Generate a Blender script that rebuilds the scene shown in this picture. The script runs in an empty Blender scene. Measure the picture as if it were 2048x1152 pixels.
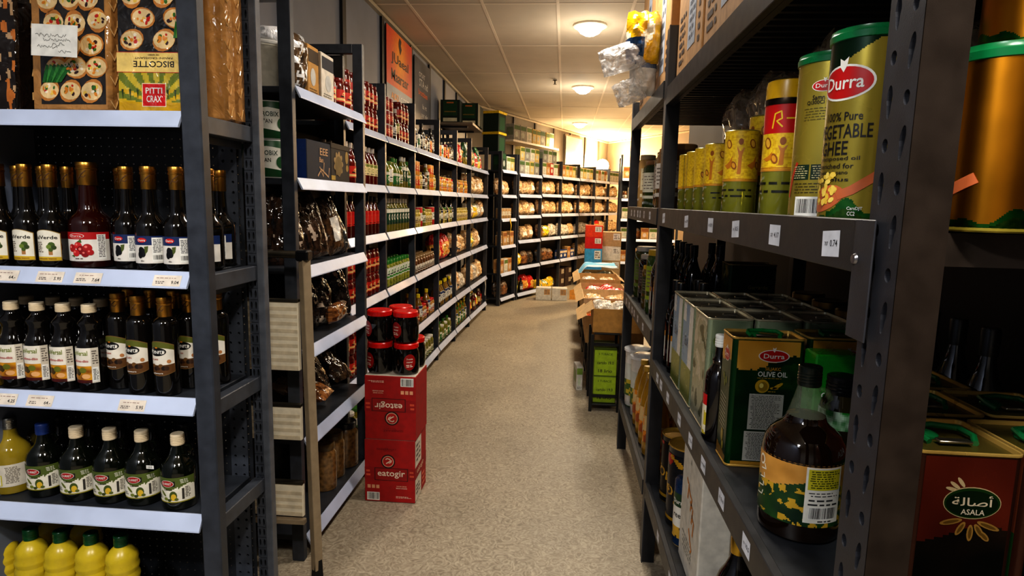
import bpy, bmesh, math, random
from mathutils import Vector, Matrix, noise
random.seed(7)
SC=bpy.context.scene; COL=SC.collection
PI=math.pi
def R(d): return math.radians(d)

# ------------------------------------------------------------------ camera
F=1233.7; PT,YW,RL=R(7.95),R(4.68),R(1.26); H=1.5
_fw=Vector((-math.sin(YW)*math.cos(PT),math.cos(YW)*math.cos(PT),-math.sin(PT)))
_r0=Vector((math.cos(YW),math.sin(YW),0)); _u0=_r0.cross(_fw)
_rt=math.cos(RL)*_r0+math.sin(RL)*_u0; _up=-math.sin(RL)*_r0+math.cos(RL)*_u0
cam=bpy.data.cameras.new('camera'); cam.sensor_width=36; cam.lens=F*36/2048; cam.clip_start=.05; cam.clip_end=100
co=bpy.data.objects.new('camera',cam); COL.objects.link(co)
co.matrix_world=Matrix(((_rt.x,_up.x,-_fw.x,0),(_rt.y,_up.y,-_fw.y,0),(_rt.z,_up.z,-_fw.z,H),(0,0,0,1)))
SC.camera=co
def ray(x,y): return _fw+_rt*((x-1024)/F)-_up*((y-576)/F)
def at(x,y,X=None,Y=None,Z=None):
    d=ray(x,y)
    t=X/d.x if X is not None else Y/d.y if Y is not None else (Z-H)/d.z
    return Vector((0,0,H))+d*t
def xat(px,Y,Z):      # X whose point (X,Y,Z) falls on picture column px
    k=(px-1024)/F; z=Z-H
    n=(k*_fw-_rt); return (n.y*Y+n.z*z)/(-n.x)
def yat(px,X,Z):
    k=(px-1024)/F; z=Z-H
    n=(k*_fw-_rt); return (n.x*X+n.z*z)/(-n.y)

# ------------------------------------------------------------------ colour
def s2l(v): v/=255.; return v/12.92 if v<=.04045 else ((v+.055)/1.055)**2.4
def C(r,g=None,b=None):
    if isinstance(r,str): r,g,b=int(r[0:2],16),int(r[2:4],16),int(r[4:6],16)
    return (s2l(r),s2l(g),s2l(b))
def mixc(a,b,t): return tuple(a[i]*(1-t)+b[i]*t for i in range(3))
def dark(a,k): return tuple(x*k for x in a)

# ------------------------------------------------------------------ materials
MATS={}
def newmat(name,rough=.5,metal=0,coat=0,nscale=30,namt=.15,bump=0,bscale=60,trans=0,mottle=None,spec=.5,ior=1.45,clear=0,rnoise=.1,bdist=.002):
    m=bpy.data.materials.new(name); m.use_nodes=True; nt=m.node_tree; N=nt.nodes; L=nt.links
    b=N['Principled BSDF']; out=N['Material Output']
    at_=N.new('ShaderNodeAttribute'); at_.attribute_name='Col'
    tc=N.new('ShaderNodeTexCoord')
    oi=N.new('ShaderNodeObjectInfo')
    off=N.new('ShaderNodeVectorMath'); off.operation='MULTIPLY_ADD'
    L.new(oi.outputs['Random'],off.inputs[1]) ; 
    off.inputs[0].default_value=(17,31,13); L.new(tc.outputs['Object'],off.inputs[2])
    n=N.new('ShaderNodeTexNoise'); n.inputs['Scale'].default_value=nscale; n.inputs['Detail'].default_value=3
    L.new(off.outputs[0],n.inputs['Vector'])
    mr=N.new('ShaderNodeMapRange'); mr.inputs['From Min'].default_value=.3; mr.inputs['From Max'].default_value=.7
    mr.inputs['To Min'].default_value=1-namt; mr.inputs['To Max'].default_value=1+namt
    L.new(n.outputs['Fac'],mr.inputs['Value'])
    mx=N.new('ShaderNodeVectorMath'); mx.operation='SCALE'
    L.new(at_.outputs['Color'],mx.inputs[0]); L.new(mr.outputs[0],mx.inputs['Scale'])
    src=mx.outputs[0]
    if mottle:
        vo=N.new('ShaderNodeTexVoronoi'); vo.inputs['Scale'].default_value=mottle[0]
        L.new(off.outputs[0],vo.inputs['Vector'])
        mr2=N.new('ShaderNodeMapRange'); mr2.inputs['From Min'].default_value=0; mr2.inputs['From Max'].default_value=.7
        mr2.inputs['To Min'].default_value=mottle[2]; mr2.inputs['To Max'].default_value=mottle[1]
        L.new(vo.outputs['Distance'],mr2.inputs['Value'])
        m2=N.new('ShaderNodeVectorMath'); m2.operation='SCALE'
        L.new(src,m2.inputs[0]); L.new(mr2.outputs[0],m2.inputs['Scale']); src=m2.outputs[0]
    L.new(src,b.inputs['Base Color'])
    b.inputs['Metallic'].default_value=metal; b.inputs['IOR'].default_value=ior
    b.inputs['Specular IOR Level'].default_value=spec
    b.inputs['Coat Weight'].default_value=coat; b.inputs['Coat Roughness'].default_value=.05
    b.inputs['Transmission Weight'].default_value=trans
    rr=N.new('ShaderNodeMapRange'); rr.inputs['To Min'].default_value=max(0,rough-rnoise/2); rr.inputs['To Max'].default_value=rough+rnoise/2
    L.new(n.outputs['Fac'],rr.inputs['Value']); L.new(rr.outputs[0],b.inputs['Roughness'])
    if bump:
        n2=N.new('ShaderNodeTexNoise'); n2.inputs['Scale'].default_value=bscale; n2.inputs['Detail'].default_value=2
        n2.inputs['Distortion'].default_value=1.2
        L.new(off.outputs[0],n2.inputs['Vector'])
        bp=N.new('ShaderNodeBump'); bp.inputs['Strength'].default_value=bump; bp.inputs['Distance'].default_value=bdist
        L.new(n2.outputs['Fac'],bp.inputs['Height']); L.new(bp.outputs[0],b.inputs['Normal'])
        L.new(bp.outputs[0],b.inputs['Coat Normal'])
    if clear:
        tr=N.new('ShaderNodeBsdfTransparent'); ms=N.new('ShaderNodeMixShader'); 
        if bump:
            cr=N.new('ShaderNodeMapRange'); cr.inputs['From Min'].default_value=.35; cr.inputs['From Max'].default_value=.65
            cr.inputs['To Min'].default_value=min(1,clear+.25); cr.inputs['To Max'].default_value=max(0,clear-.35)
            L.new(n2.outputs['Fac'],cr.inputs['Value']); L.new(cr.outputs[0],ms.inputs[0])
        else: ms.inputs[0].default_value=clear
        L.new(b.outputs[0],ms.inputs[1]); L.new(tr.outputs[0],ms.inputs[2]); L.new(ms.outputs[0],out.inputs['Surface'])
    MATS[name]=m; return m
newmat('matte',.7); newmat('gloss',.28,namt=.08); newmat('card',.75,bump=.15,bscale=200)
newmat('satin',.42,namt=.1)
newmat('metal',.3,metal=1,namt=.1,nscale=12); newmat('tin',.27,metal=.55,namt=.06,nscale=8,rnoise=.15)
newmat('powder',.42,namt=.25,nscale=25,bump=.25,bscale=500,bdist=.0006,rnoise=.2)
newmat('rail',.3,namt=.12,nscale=6,coat=.3)
newmat('bottleglass',.05,namt=.1,coat=.6,rnoise=.04)
newmat('oil',.06,namt=.1,coat=.4,trans=.35,rnoise=.04)
newmat('clearglass',.03,clear=.8,coat=.2,namt=.02,rnoise=.02)
newmat('contents',.22,namt=.3,nscale=60,mottle=(45,1.5,.45),coat=.7)
newmat('film',.2,namt=.3,nscale=40,mottle=(38,1.5,.6),coat=.8,bump=.9,bscale=28,bdist=.012)
newmat('wrap',.14,namt=.2,coat=.7,bump=.8,bscale=22,bdist=.008,rnoise=.08)
newmat('clearfilm',.12,coat=.6,bump=1,bscale=25,bdist=.015,clear=.55)
newmat('cloth',.9,bump=.4,bscale=40)
def emat(name,col,st):
    m=bpy.data.materials.new(name); m.use_nodes=True; N=m.node_tree.nodes; L=m.node_tree.links
    e=N.new('ShaderNodeEmission'); e.inputs['Color'].default_value=(*col,1); e.inputs['Strength'].default_value=st
    L.new(e.outputs[0],N['Material Output'].inputs['Surface']); MATS[name]=m
emat('lamp_glow',(1,.86,.62),28); emat('warm_glow',(1,.72,.38),40)

# ------------------------------------------------------------------ mesh builder
def sag(u): return u
class M:
    def __init__(s): s.v=[]; s.f=[]; s.c=[]; s.m=[]; s.s=[]
    def add(s,vs,fs,col,mat='gloss',smooth=False):
        o=len(s.v); s.v+= [tuple(v) for v in vs]
        for i,f in enumerate(fs):
            s.f.append(tuple(o+k for k in f)); s.c.append(col[i] if isinstance(col,list) else col); s.m.append(mat); s.s.append(smooth)
        return s
    def ext(s,o,T=None):
        b=len(s.v)
        s.v+= [tuple(T@Vector(v)) for v in o.v] if T else o.v
        s.f+=[tuple(b+k for k in f) for f in o.f]; s.c+=o.c; s.m+=o.m; s.s+=o.s; return s
    def box(s,x0,x1,y0,y1,z0,z1,col,mat='gloss',b=0,T=None):
        if b<=0:
            vs=[(x,y,z) for x in (x0,x1) for y in (y0,y1) for z in (z0,z1)]
            fs=[(0,1,3,2),(4,6,7,5),(0,4,5,1),(2,3,7,6),(0,2,6,4),(1,5,7,3)]
        else:
            b=min(b,(x1-x0)*.45,(y1-y0)*.45,(z1-z0)*.45)
            vs=[];ix={}
            for i,x in enumerate((x0,x1)):
                for j,y in enumerate((y0,y1)):
                    for k,z in enumerate((z0,z1)):
                        sx,sy,sz=(1,-1)[i],(1,-1)[j],(1,-1)[k]
                        for a in range(3):
                            p=[x+sx*b,y+sy*b,z+sz*b]; p[a]=(x,y,z)[a]
                            ix[i,j,k,a]=len(vs); vs.append(tuple(p))
            fs=[]
            for a,(p,q) in ((0,(1,2)),(1,(0,2)),(2,(0,1))):
                for side in (0,1):
                    def key(m_,n_):
                        t=[0,0,0]; t[a]=side; t[p]=m_; t[q]=n_; return ix[t[0],t[1],t[2],a]
                    fs.append((key(0,0),key(1,0),key(1,1),key(0,1)))
            for a in range(3):
                p,q=[t for t in range(3) if t!=a]
                for m_ in (0,1):
                    for n_ in (0,1):
                        t0=[0,0,0];t0[p]=m_;t0[q]=n_;t0[a]=0;t1=list(t0);t1[a]=1
                        fs.append((ix[(*t0,p)],ix[(*t0,q)],ix[(*t1,q)],ix[(*t1,p)]))
            for i in (0,1):
                for j in (0,1):
                    for k in (0,1): fs.append((ix[i,j,k,0],ix[i,j,k,1],ix[i,j,k,2]))
            cx,cy,cz=(x0+x1)/2,(y0+y1)/2,(z0+z1)/2; cc=Vector((cx,cy,cz)); g=[]
            for f in fs:
                a_,b_,c_=[Vector(vs[t]) for t in f[:3]]
                if (b_-a_).cross(c_-a_).dot((a_+c_)/2-cc)<0: f=f[::-1]
                g.append(f)
            fs=g
        if T: vs=[T@Vector(v) for v in vs]
        return s.add(vs,fs,col,mat)
    def lathe(s,prof,n,col,mat='gloss',cx=0,cy=0,T=None,lobes=None):
        vs=[];fs=[];cs=[]
        for r,z in prof:
            for i in range(n):
                a=2*PI*i/n; rr=r*(lobes(a,z) if lobes else 1)
                vs.append((cx+rr*math.cos(a),cy+rr*math.sin(a),z))
        for j in range(len(prof)-1):
            zc=(prof[j][1]+prof[j+1][1])/2
            k=col(zc) if callable(col) else col
            for i in range(n):
                i2=(i+1)%n
                if prof[j][0]<1e-5: fs.append((j*n,(j+1)*n+i2,(j+1)*n+i))
                elif prof[j+1][0]<1e-5: fs.append((j*n+i,j*n+i2,(j+1)*n))
                else: fs.append((j*n+i,j*n+i2,(j+1)*n+i2,(j+1)*n+i))
                cs.append(k)
        if T: vs=[T@Vector(v) for v in vs]
        return s.add(vs,fs,cs,mat,True)
    def tube(s,pts,r,n,col,mat='gloss',cap=True):
        pts=[Vector(p) for p in pts]; vs=[];fs=[]
        for i,p in enumerate(pts):
            d=(pts[min(i+1,len(pts)-1)]-pts[max(i-1,0)]).normalized()
            a=d.cross(Vector((0,0,1))); a=a if a.length>.01 else d.cross(Vector((1,0,0))); a.normalize(); b=d.cross(a)
            rr=r[i] if isinstance(r,list) else r
            for k in range(n): t=2*PI*k/n; vs.append(p+a*rr*math.cos(t)+b*rr*math.sin(t))
        for i in range(len(pts)-1):
            for k in range(n):
                k2=(k+1)%n; fs.append((i*n+k,i*n+k2,(i+1)*n+k2,(i+1)*n+k))
        if cap: fs.append(tuple(range(n))[::-1]); fs.append(tuple((len(pts)-1)*n+k for k in range(n)))
        return s.add(vs,fs,col,mat,True)
    def grid(s,fn,nu,nv,colf,mat='gloss',smooth=True):
        vs=[fn(i/nu,j/nv) for j in range(nv+1) for i in range(nu+1)]; fs=[];cs=[]
        for j in range(nv):
            for i in range(nu):
                a=j*(nu+1)+i; fs.append((a,a+1,a+nu+2,a+nu+1)); cs.append(colf((i+.5)/nu,(j+.5)/nv) if callable(colf) else colf)
        return s.add(vs,fs,cs,mat,smooth)
    def build(s,name,parent=None,loc=None):
        me=bpy.data.meshes.new(name); me.from_pydata(s.v,[],s.f)
        ms=[]; idx=[]
        for m_ in s.m:
            if m_ not in ms: ms.append(m_)
            idx.append(ms.index(m_))
        for m_ in ms: me.materials.append(MATS[m_])
        me.polygons.foreach_set('material_index',idx); me.polygons.foreach_set('use_smooth',s.s)
        a=me.color_attributes.new('Col','FLOAT_COLOR','CORNER'); buf=[]
        for f,c in zip(s.f,s.c): buf+= [c[0],c[1],c[2],1.]*len(f)
        a.data.foreach_set('color',buf)
        me.update()
        if any(s.s): me.set_sharp_from_angle(angle=R(38))
        o=bpy.data.objects.new(name,me); COL.objects.link(o); o.parent=parent
        if loc: o.location=loc
        return o

# ------------------------------------------------------------------ artwork laid on a surface
_tx={}
def text_mesh(t):
    if t in _tx: return _tx[t]
    cu=bpy.data.curves.new('t','FONT'); cu.body=t; cu.resolution_u=2; cu.size=1; cu.offset=.012
    o=bpy.data.objects.new('t',cu); COL.objects.link(o)
    dg=bpy.context.evaluated_depsgraph_get(); me=bpy.data.meshes.new_from_object(o.evaluated_get(dg))
    vs=[(v.co.x,v.co.y) for v in me.vertices]; fs=[tuple(p.vertices) for p in me.polygons]
    bpy.data.objects.remove(o); bpy.data.curves.remove(cu); bpy.data.meshes.remove(me)
    if not vs: vs=[(0,0),(1,0),(1,1)]; fs=[]
    x0=min(v[0] for v in vs);x1=max(v[0] for v in vs);y0=min(v[1] for v in vs);y1=max(v[1] for v in vs)
    _tx[t]=([((x-(x0+x1)/2)/(y1-y0),(y-(y0+y1)/2)/(y1-y0)) for x,y in vs],fs,(x1-x0)/(y1-y0)); return _tx[t]
def plane(ox,oy,oz,ux=(1,0,0),uy=(0,0,1),n=(0,-1,0)):
    o,a,b,c=Vector((ox,oy,oz)),Vector(ux),Vector(uy),Vector(n)
    return lambda u,v,z:o+a*u+b*v+c*z
def cyl(r,a0=0,taper=None):
    def f(u,v,z):
        rr=(taper(v) if taper else r)+z; t=u/r+a0; return Vector((rr*math.sin(t),-rr*math.cos(t),v))
    return f
class Art:
    def __init__(s,mp,du=.008,mat='gloss'): s.mp=mp; s.du=du; s.m=M(); s.mat=mat
    def bg(s,u0,v0,u1,v1,colf,res=.004,z=.0006,mat=None,top=None,bot=None):
        nu=max(1,round((u1-u0)/res)); nv=max(1,round((v1-v0)/res))
        def fn(a,b):
            u=u0+(u1-u0)*a; va=bot(a) if bot else v0; vb=top(a) if top else v1
            return s.mp(u,va+(vb-va)*b,z)
        s.m.grid(fn,nu,nv,(lambda a,b:colf(u0+(u1-u0)*a,v0+(v1-v0)*b)) if callable(colf) else colf,mat or s.mat); return s
    def rect(s,u0,v0,u1,v1,col,z=.0010,mat=None): 
        nu=max(1,math.ceil((u1-u0)/s.du))
        s.m.grid(lambda a,b:s.mp(u0+(u1-u0)*a,v0+(v1-v0)*b,z),nu,1,col,mat or s.mat); return s
    def ell(s,cx,cy,rx,ry,col,z=.0012,n=20,rot=0,rings=2,mat=None):
        vs=[s.mp(cx,cy,z)];fs=[];cr,sr=math.cos(rot),math.sin(rot)
        for k in range(1,rings+1):
            for i in range(n):
                t=2*PI*i/n; x,y=rx*k/rings*math.cos(t),ry*k/rings*math.sin(t); vs.append(s.mp(cx+x*cr-y*sr,cy+x*sr+y*cr,z))
        for i in range(n): fs.append((0,1+i,1+(i+1)%n))
        for k in range(1,rings):
            for i in range(n): i2=(i+1)%n; fs.append((1+(k-1)*n+i,1+k*n+i,1+k*n+i2,1+(k-1)*n+i2))
        s.m.add(vs,fs,col,mat or s.mat); return s
    def poly(s,pts,col,z=.0012,sub=2,mat=None):
        cx=sum(p[0] for p in pts)/len(pts);cy=sum(p[1] for p in pts)/len(pts); n=len(pts)
        vs=[s.mp(cx,cy,z)];fs=[]
        for k in range(1,sub+1):
            for x,y in pts: vs.append(s.mp(cx+(x-cx)*k/sub,cy+(y-cy)*k/sub,z))
        for i in range(n): fs.append((0,1+i,1+(i+1)%n))
        for k in range(1,sub):
            for i in range(n): i2=(i+1)%n; fs.append((1+(k-1)*n+i,1+k*n+i,1+k*n+i2,1+(k-1)*n+i2))
        s.m.add(vs,fs,col,mat or s.mat); return s
    def line(s,pts,w,col,z=.0013):
        vs=[];fs=[]; q=[pts[0]]
        for p in pts[1:]:
            a=q[-1]; k=max(1,math.ceil(math.hypot(p[0]-a[0],p[1]-a[1])/max(s.du,.004)))
            q+=[(a[0]+(p[0]-a[0])*t/k,a[1]+(p[1]-a[1])*t/k) for t in range(1,k+1)]
        pts=q
        for i,p in enumerate(pts):
            a=pts[max(0,i-1)];b=pts[min(len(pts)-1,i+1)]; dx,dy=b[0]-a[0],b[1]-a[1]; l=math.hypot(dx,dy) or 1; nx,ny=-dy/l*w/2,dx/l*w/2
            vs+=[s.mp(p[0]+nx,p[1]+ny,z),s.mp(p[0]-nx,p[1]-ny,z)]
        for i in range(len(pts)-1): fs.append((2*i,2*i+1,2*i+3,2*i+2))
        s.m.add(vs,fs,col,s.mat); return s
    def txt(s,t,cx,cy,h,col,z=.0016,w=None,rot=0):
        vs,fs,asp=text_mesh(t); kx=h if w is None else w/asp; cr,sr=math.cos(rot),math.sin(rot); o=[]
        for x,y in vs: X,Y=x*kx,y*h; o.append(s.mp(cx+X*cr-Y*sr,cy+X*sr+Y*cr,z))
        s.m.add(o,fs,col,s.mat); return s
    def bars(s,u0,v0,u1,v1,col=(.01,.01,.01),bgc=C(240,238,230),z=.0014,frame=.003,seed=1,n=24):
        s.rect(u0-frame,v0-frame*1.6,u1+frame,v1+frame,bgc,z-.0003); rn=random.Random(seed); u=u0; st=(u1-u0)/n
        while u<u1:
            w=st*rn.choice((.4,.7,1.1)); s.rect(u,v0,min(u+w,u1),v1,col,z); u+=w+st*rn.choice((.4,.6,.9))
        return s
    def lines(s,u0,v0,u1,v1,n,col,z=.0013,seed=1,h=.5):
        rn=random.Random(seed); st=(v1-v0)/n
        for i in range(n):
            v=v1-(i+.5)*st; u=u0+rn.random()*.1*(u1-u0); e=u1-rn.random()*.25*(u1-u0)
            while u<e:
                w=st*rn.uniform(.6,2.2); s.rect(u,v-st*h/2,min(u+w,e),v+st*h/2,col,z); u+=w+st*.45
        return s
def nz(x,y,k=1,s=0): return noise.noise(Vector((x*k,y*k,s*7.3)))

# ------------------------------------------------------------------ things
def thing(name,label,cat,loc=(0,0,0),rotz=0,group=None):
    o=bpy.data.objects.new(name,None); COL.objects.link(o); o.location=loc; o.rotation_euler=(0,0,rotz); o.empty_display_size=.05
    return tag(o,label,cat,group)
def tag(o,label,cat,group=None,kind=None):
    if label: o['label']=label
    if cat: o['category']=cat
    if group: o['group']=group
    if kind: o['kind']=kind
    return o
def struct(o): o['kind']='structure'; return o
def copy_tree(o,parent=None):
    c=o.copy(); COL.objects.link(c); c.parent=parent
    for ch in KIDS.get(o.name,[]): copy_tree(ch,c)
    return c
KIDS={}
PROTO={}
def make(name,parts,near=True):
    """parts: list of (part_name, M, [sub list]) -> root; one plain mesh when small"""
    if not near:
        m=M(); 
        for p in parts:
            m.ext(p[1])
            for q in (p[2] if len(p)>2 else []): m.ext(q[1])
        r=m.build(name); return r
    r=bpy.data.objects.new(name,None); COL.objects.link(r); r.empty_display_size=.05; ks=[]
    for p in parts:
        o=p[1].build(p[0],r); ks.append(o); sub=[]
        for q in (p[2] if len(p)>2 else []): sub.append(q[1].build(q[0],o))
        KIDS[o.name]=sub
    KIDS[r.name]=ks; return r
def settle(o,z):
    from mathutils import Euler
    m=Euler(o.rotation_euler,'XYZ').to_matrix(); lo=1e9
    def walk(q):
        nonlocal lo
        if q.type=='MESH':
            for v in q.data.vertices:
                w=(m@Vector((v.co.x*o.scale.x,v.co.y*o.scale.y,v.co.z*o.scale.z))).z
                if w<lo: lo=w
        for ch in ([c for c in bpy.data.objects if False] or KIDS2(q)): walk(ch)
    walk(o); o.location.z=z-lo+.0005
def KIDS2(q): return [c for c in q.children]
def put(key,builder,loc,rotz=0,label=None,cat=None,group=None,tilt=None,scale=None):
    if key not in PROTO: PROTO[key]=[builder(),False]
    p=PROTO[key]
    if not p[1]: o=p[0]; p[1]=True
    else: o=copy_tree(p[0])
    o.location=loc; o.rotation_mode='XYZ'; o.rotation_euler=(tilt[0] if tilt else 0,tilt[1] if tilt else 0,rotz)
    if scale: o.scale=(scale,)*3 if not isinstance(scale,tuple) else scale
    if tilt and abs(tilt[0])<3 and abs(tilt[1])<3: settle(o,loc[2])
    tag(o,label,cat,group)
    if not group and 'group' in o.keys(): del o['group']
    return o
# ================================================================== room
def floor_mat():
    m=bpy.data.materials.new('floor_vinyl'); m.use_nodes=True; N=m.node_tree.nodes; L=m.node_tree.links; b=N['Principled BSDF']
    tc=N.new('ShaderNodeTexCoord')
    n1=N.new('ShaderNodeTexNoise'); n1.inputs['Scale'].default_value=17; n1.inputs['Detail'].default_value=8; n1.inputs['Distortion'].default_value=5
    n2=N.new('ShaderNodeTexNoise'); n2.inputs['Scale'].default_value=1.6; n2.inputs['Detail'].default_value=5
    L.new(tc.outputs['Object'],n1.inputs['Vector']); L.new(tc.outputs['Object'],n2.inputs['Vector'])
    cr=N.new('ShaderNodeValToRGB'); e=cr.color_ramp.elements
    e[0].position=.32; e[0].color=(*C(130,118,99),1); e[1].position=.68; e[1].color=(*C(184,171,149),1)
    x=e.new(.5); x.color=(*C(160,147,126),1)
    L.new(n1.outputs['Fac'],cr.inputs['Fac'])
    mr=N.new('ShaderNodeMapRange'); mr.inputs['From Min'].default_value=.3; mr.inputs['From Max'].default_value=.7; mr.inputs['To Min'].default_value=.82; mr.inputs['To Max'].default_value=1.1
    L.new(n2.outputs['Fac'],mr.inputs['Value'])
    mx=N.new('ShaderNodeVectorMath'); mx.operation='SCALE'; L.new(cr.outputs['Color'],mx.inputs[0]); L.new(mr.outputs[0],mx.inputs['Scale'])
    L.new(mx.outputs[0],b.inputs['Base Color'])
    rr=N.new('ShaderNodeMapRange'); rr.inputs['To Min'].default_value=.38; rr.inputs['To Max'].default_value=.62; L.new(n2.outputs['Fac'],rr.inputs['Value']); L.new(rr.outputs[0],b.inputs['Roughness'])
    bp=N.new('ShaderNodeBump'); bp.inputs['Strength'].default_value=.25; bp.inputs['Distance'].default_value=.002; L.new(n1.outputs['Fac'],bp.inputs['Height']); L.new(bp.outputs[0],b.inputs['Normal'])
    MATS['floor']=m
floor_mat()
newmat('wallpaint',.6,namt=.12,nscale=3,bump=.1,bscale=150)
newmat('tile',.85,namt=.08,nscale=2,bump=.2,bscale=250)
WALLC=C(112,120,138); BLK=C(24,24,27)
ZC=3.05
struct(M().box(-2.2,3.6,-3,17.5,-.06,0,(1,1,1),'floor').build('floor'))
CEILC=C(188,178,162)
m=M().box(-2.2,3.6,-3,17.5,ZC+.012,ZC+.08,CEILC,'tile')
struct(m.build('ceiling'))
m=M(); gc=C(216,204,186)
k=-4
while -.108+.6*k<3.5: x=-.108+.6*k; m.box(x-.012,x+.012,-3,17.5,ZC+.009,ZC+.013,gc,'tile'); k+=1
k=-6
while 5.15+1.33*k<17: y=5.15+1.33*k; m.box(-2.2,3.5,y-.012,y+.012,ZC+.0092,ZC+.013,gc,'tile'); k+=1
struct(m.build('trim_1'))
XW=-1.6; PA=Vector((XW,10.0)); PB=Vector((1.05,16.3)); PC=Vector((2.6,13.4))
def wallseg(name,a,b,z1=ZC+.05,col=WALLC,t=.06,side=1):
    a,b=Vector(a),Vector(b); d=(b-a).normalized(); n=Vector((-d.y,d.x))*side
    m=M(); vs=[(*(p+n*q),z) for z in (0,z1) for p in (a,b) for q in (0,t)]
    m.add(vs,[(0,1,3,2),(4,6,7,5),(0,2,6,4),(1,5,7,3),(0,4,5,1),(2,3,7,6)],col,'wallpaint'); return struct(m.build(name))
wallseg('wall_left',(XW,-3),PA)
wallseg('wall_back_left',PA,PB,col=C(120,112,100)); wallseg('wall_back_right',PB,PC,col=C(130,115,98)); wallseg('wall_far_right',PC,(2.6,3),col=C(120,110,100))
wallseg('wall_rear',(-2.2,-2.9),(3.5,-2.9),side=-1,col=C(150,148,145))
m=M().box(.98,1.05,-2.9,5.2,0,ZC+.01,C(40,30,24),'wallpaint')
struct(m.build('wall_right'))
# black battens and the pale angle trim along the ceiling
tn=2
for y in (2.55,3.48,4.42,5.36,6.35,7.2,8.1,9.0,9.9):
    struct(M().box(XW,XW+.02,y-.035,y+.035,0,ZC,BLK,'satin').build('trim_%d'%tn)); tn+=1
struct(M().box(XW,XW+.035,-3,9.97,ZC-.03,ZC,C(170,160,140),'satin').build('trim_%d'%tn)); tn+=1
d=(PB-PA).normalized()
for t in (1.6,2.5,3.4,4.3,5.2,6.1):
    p=PA+d*t; T=Matrix.Translation((p.x,p.y,0))@Matrix.Rotation(math.atan2(d.y,d.x),4,'Z')
    struct(M().box(-.03,.03,-.025,0,0,ZC,C(60,52,44),'satin',T=T).build('trim_%d'%tn)); tn+=1
T=Matrix.Translation((PA.x,PA.y,0))@Matrix.Rotation(math.atan2(d.y,d.x),4,'Z')
struct(M().box(0,(PB-PA).length,-.035,0,ZC-.03,ZC,C(190,175,150),'satin',T=T).build('trim_%d'%tn)); tn+=1
d2=(PC-PB).normalized(); T=Matrix.Translation((PB.x,PB.y,0))@Matrix.Rotation(math.atan2(d2.y,d2.x),4,'Z')
struct(M().box(0,(PC-PB).length,-.035,0,ZC-.03,ZC,C(190,175,150),'satin',T=T).build('trim_%d'%tn)); tn+=1

# ------------------------------------------------------------------ ceiling lamps
def lamp_builder():
    ring=M().lathe([(.115,-.004),(.135,-.014),(.15,-.008),(.152,.01)],32,C(235,225,205),'satin')
    disc=M().lathe([(0,-.085),(.045,-.080),(.085,-.058),(.108,-.030),(.114,.004)],32,(1,1,1),'lamp_glow')
    return make('ceiling_downlight',[('trim_ring',ring),('lens',disc)])
LX=.17
spots=[(LX,-.2),(LX,2.75),(LX,5.74),(.19,8.68),(.24,12.5)]
names=['near round ceiling lamp behind the photographer','round ceiling lamp above the near end of the aisle','largest glowing round ceiling lamp nearest the camera','middle glowing round lamp in the ceiling','farthest and smallest glowing round ceiling lamp']
def pl(name,loc,power,col,size=.12,typ='POINT',rot=None,spot=None):
    l=bpy.data.lights.new(name,typ); l.energy=power; l.color=col
    if typ=='AREA': l.size=size
    else: l.shadow_soft_size=size
    if typ=='SPOT': l.spot_size=spot; l.spot_blend=.6
    o=bpy.data.objects.new(name,l); COL.objects.link(o); o.location=loc
    if rot: o.rotation_euler=rot
    return o
WARM=(1,.86,.68); NEUT=(1,.945,.87)
for (x,y),nm in zip(spots,names):
    put('lamp',lamp_builder,(x,y,ZC),0,nm,'ceiling lamp')
def down(x,y,e,col,halo=12):
    pl('lamp_light',(x,y,ZC-.05),e,col,.14,'SPOT',(0,0,0),R(158)); pl('lamp_light',(x,y,ZC-.42),halo,col,.15)
down(LX,-.2,300,NEUT,8); down(LX,2.75,150,NEUT,10); down(LX,5.74,170,WARM,14); down(.19,8.68,200,WARM,14); down(.24,12.5,420,(1,.74,.44),20)
put('lamp',lamp_builder,(1.75,10.6,ZC),0,'added ceiling lamp warming the far shelves, hidden by the rack-top boxes','ceiling lamp'); down(1.75,10.6,650,(1,.72,.40),20)  # extra lamp added out of sight to brighten the far shelves
# lamp added behind the camera to brighten the left foreground
for x,y in ((-1.1,-.9),):
    put('lamp',lamp_builder,(x,y,ZC),0,'added round lamp behind the photographer, brightening the left foreground','ceiling lamp')
    down(x,y,300,(.94,.96,1),8)
# bright wall lamp in the far corner
g=thing('wall_lamp','glaring warm lamp on the far wall above the last shelves','lamp',(.88,15.45,2.42))
M().lathe([(0,-.16),(.08,-.14),(.14,-.08),(.16,0),(.14,.08),(.08,.14),(0,.16)],20,(1,1,1),'warm_glow').build('globe',g)
M().box(-.04,.04,.1,.5,-.04,.04,C(60,50,40),'satin').build('bracket',g)
pl('lamp_light',(.85,15.1,2.42),600,(1,.64,.30),.2)
pl('lamp_light',(2.0,6.6,2.7),35,(1,.8,.55),.15)  # warm point light with no lamp body modelled
# sprinkler head on the ceiling
p=at(1110,160,Z=ZC)
g=thing('sprinkler_head','small metal sprinkler head hanging from the ceiling left of the middle lamp','sprinkler',p)
M().lathe([(.03,0),(.028,-.008),(.008,-.01),(.008,-.05),(0,-.05)],10,C(60,50,40),'metal').build('stem',g)
M().lathe([(0,-.05),(.022,-.052),(.022,-.055),(0,-.057)],10,C(60,50,40),'metal').build('deflector',g)

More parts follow.
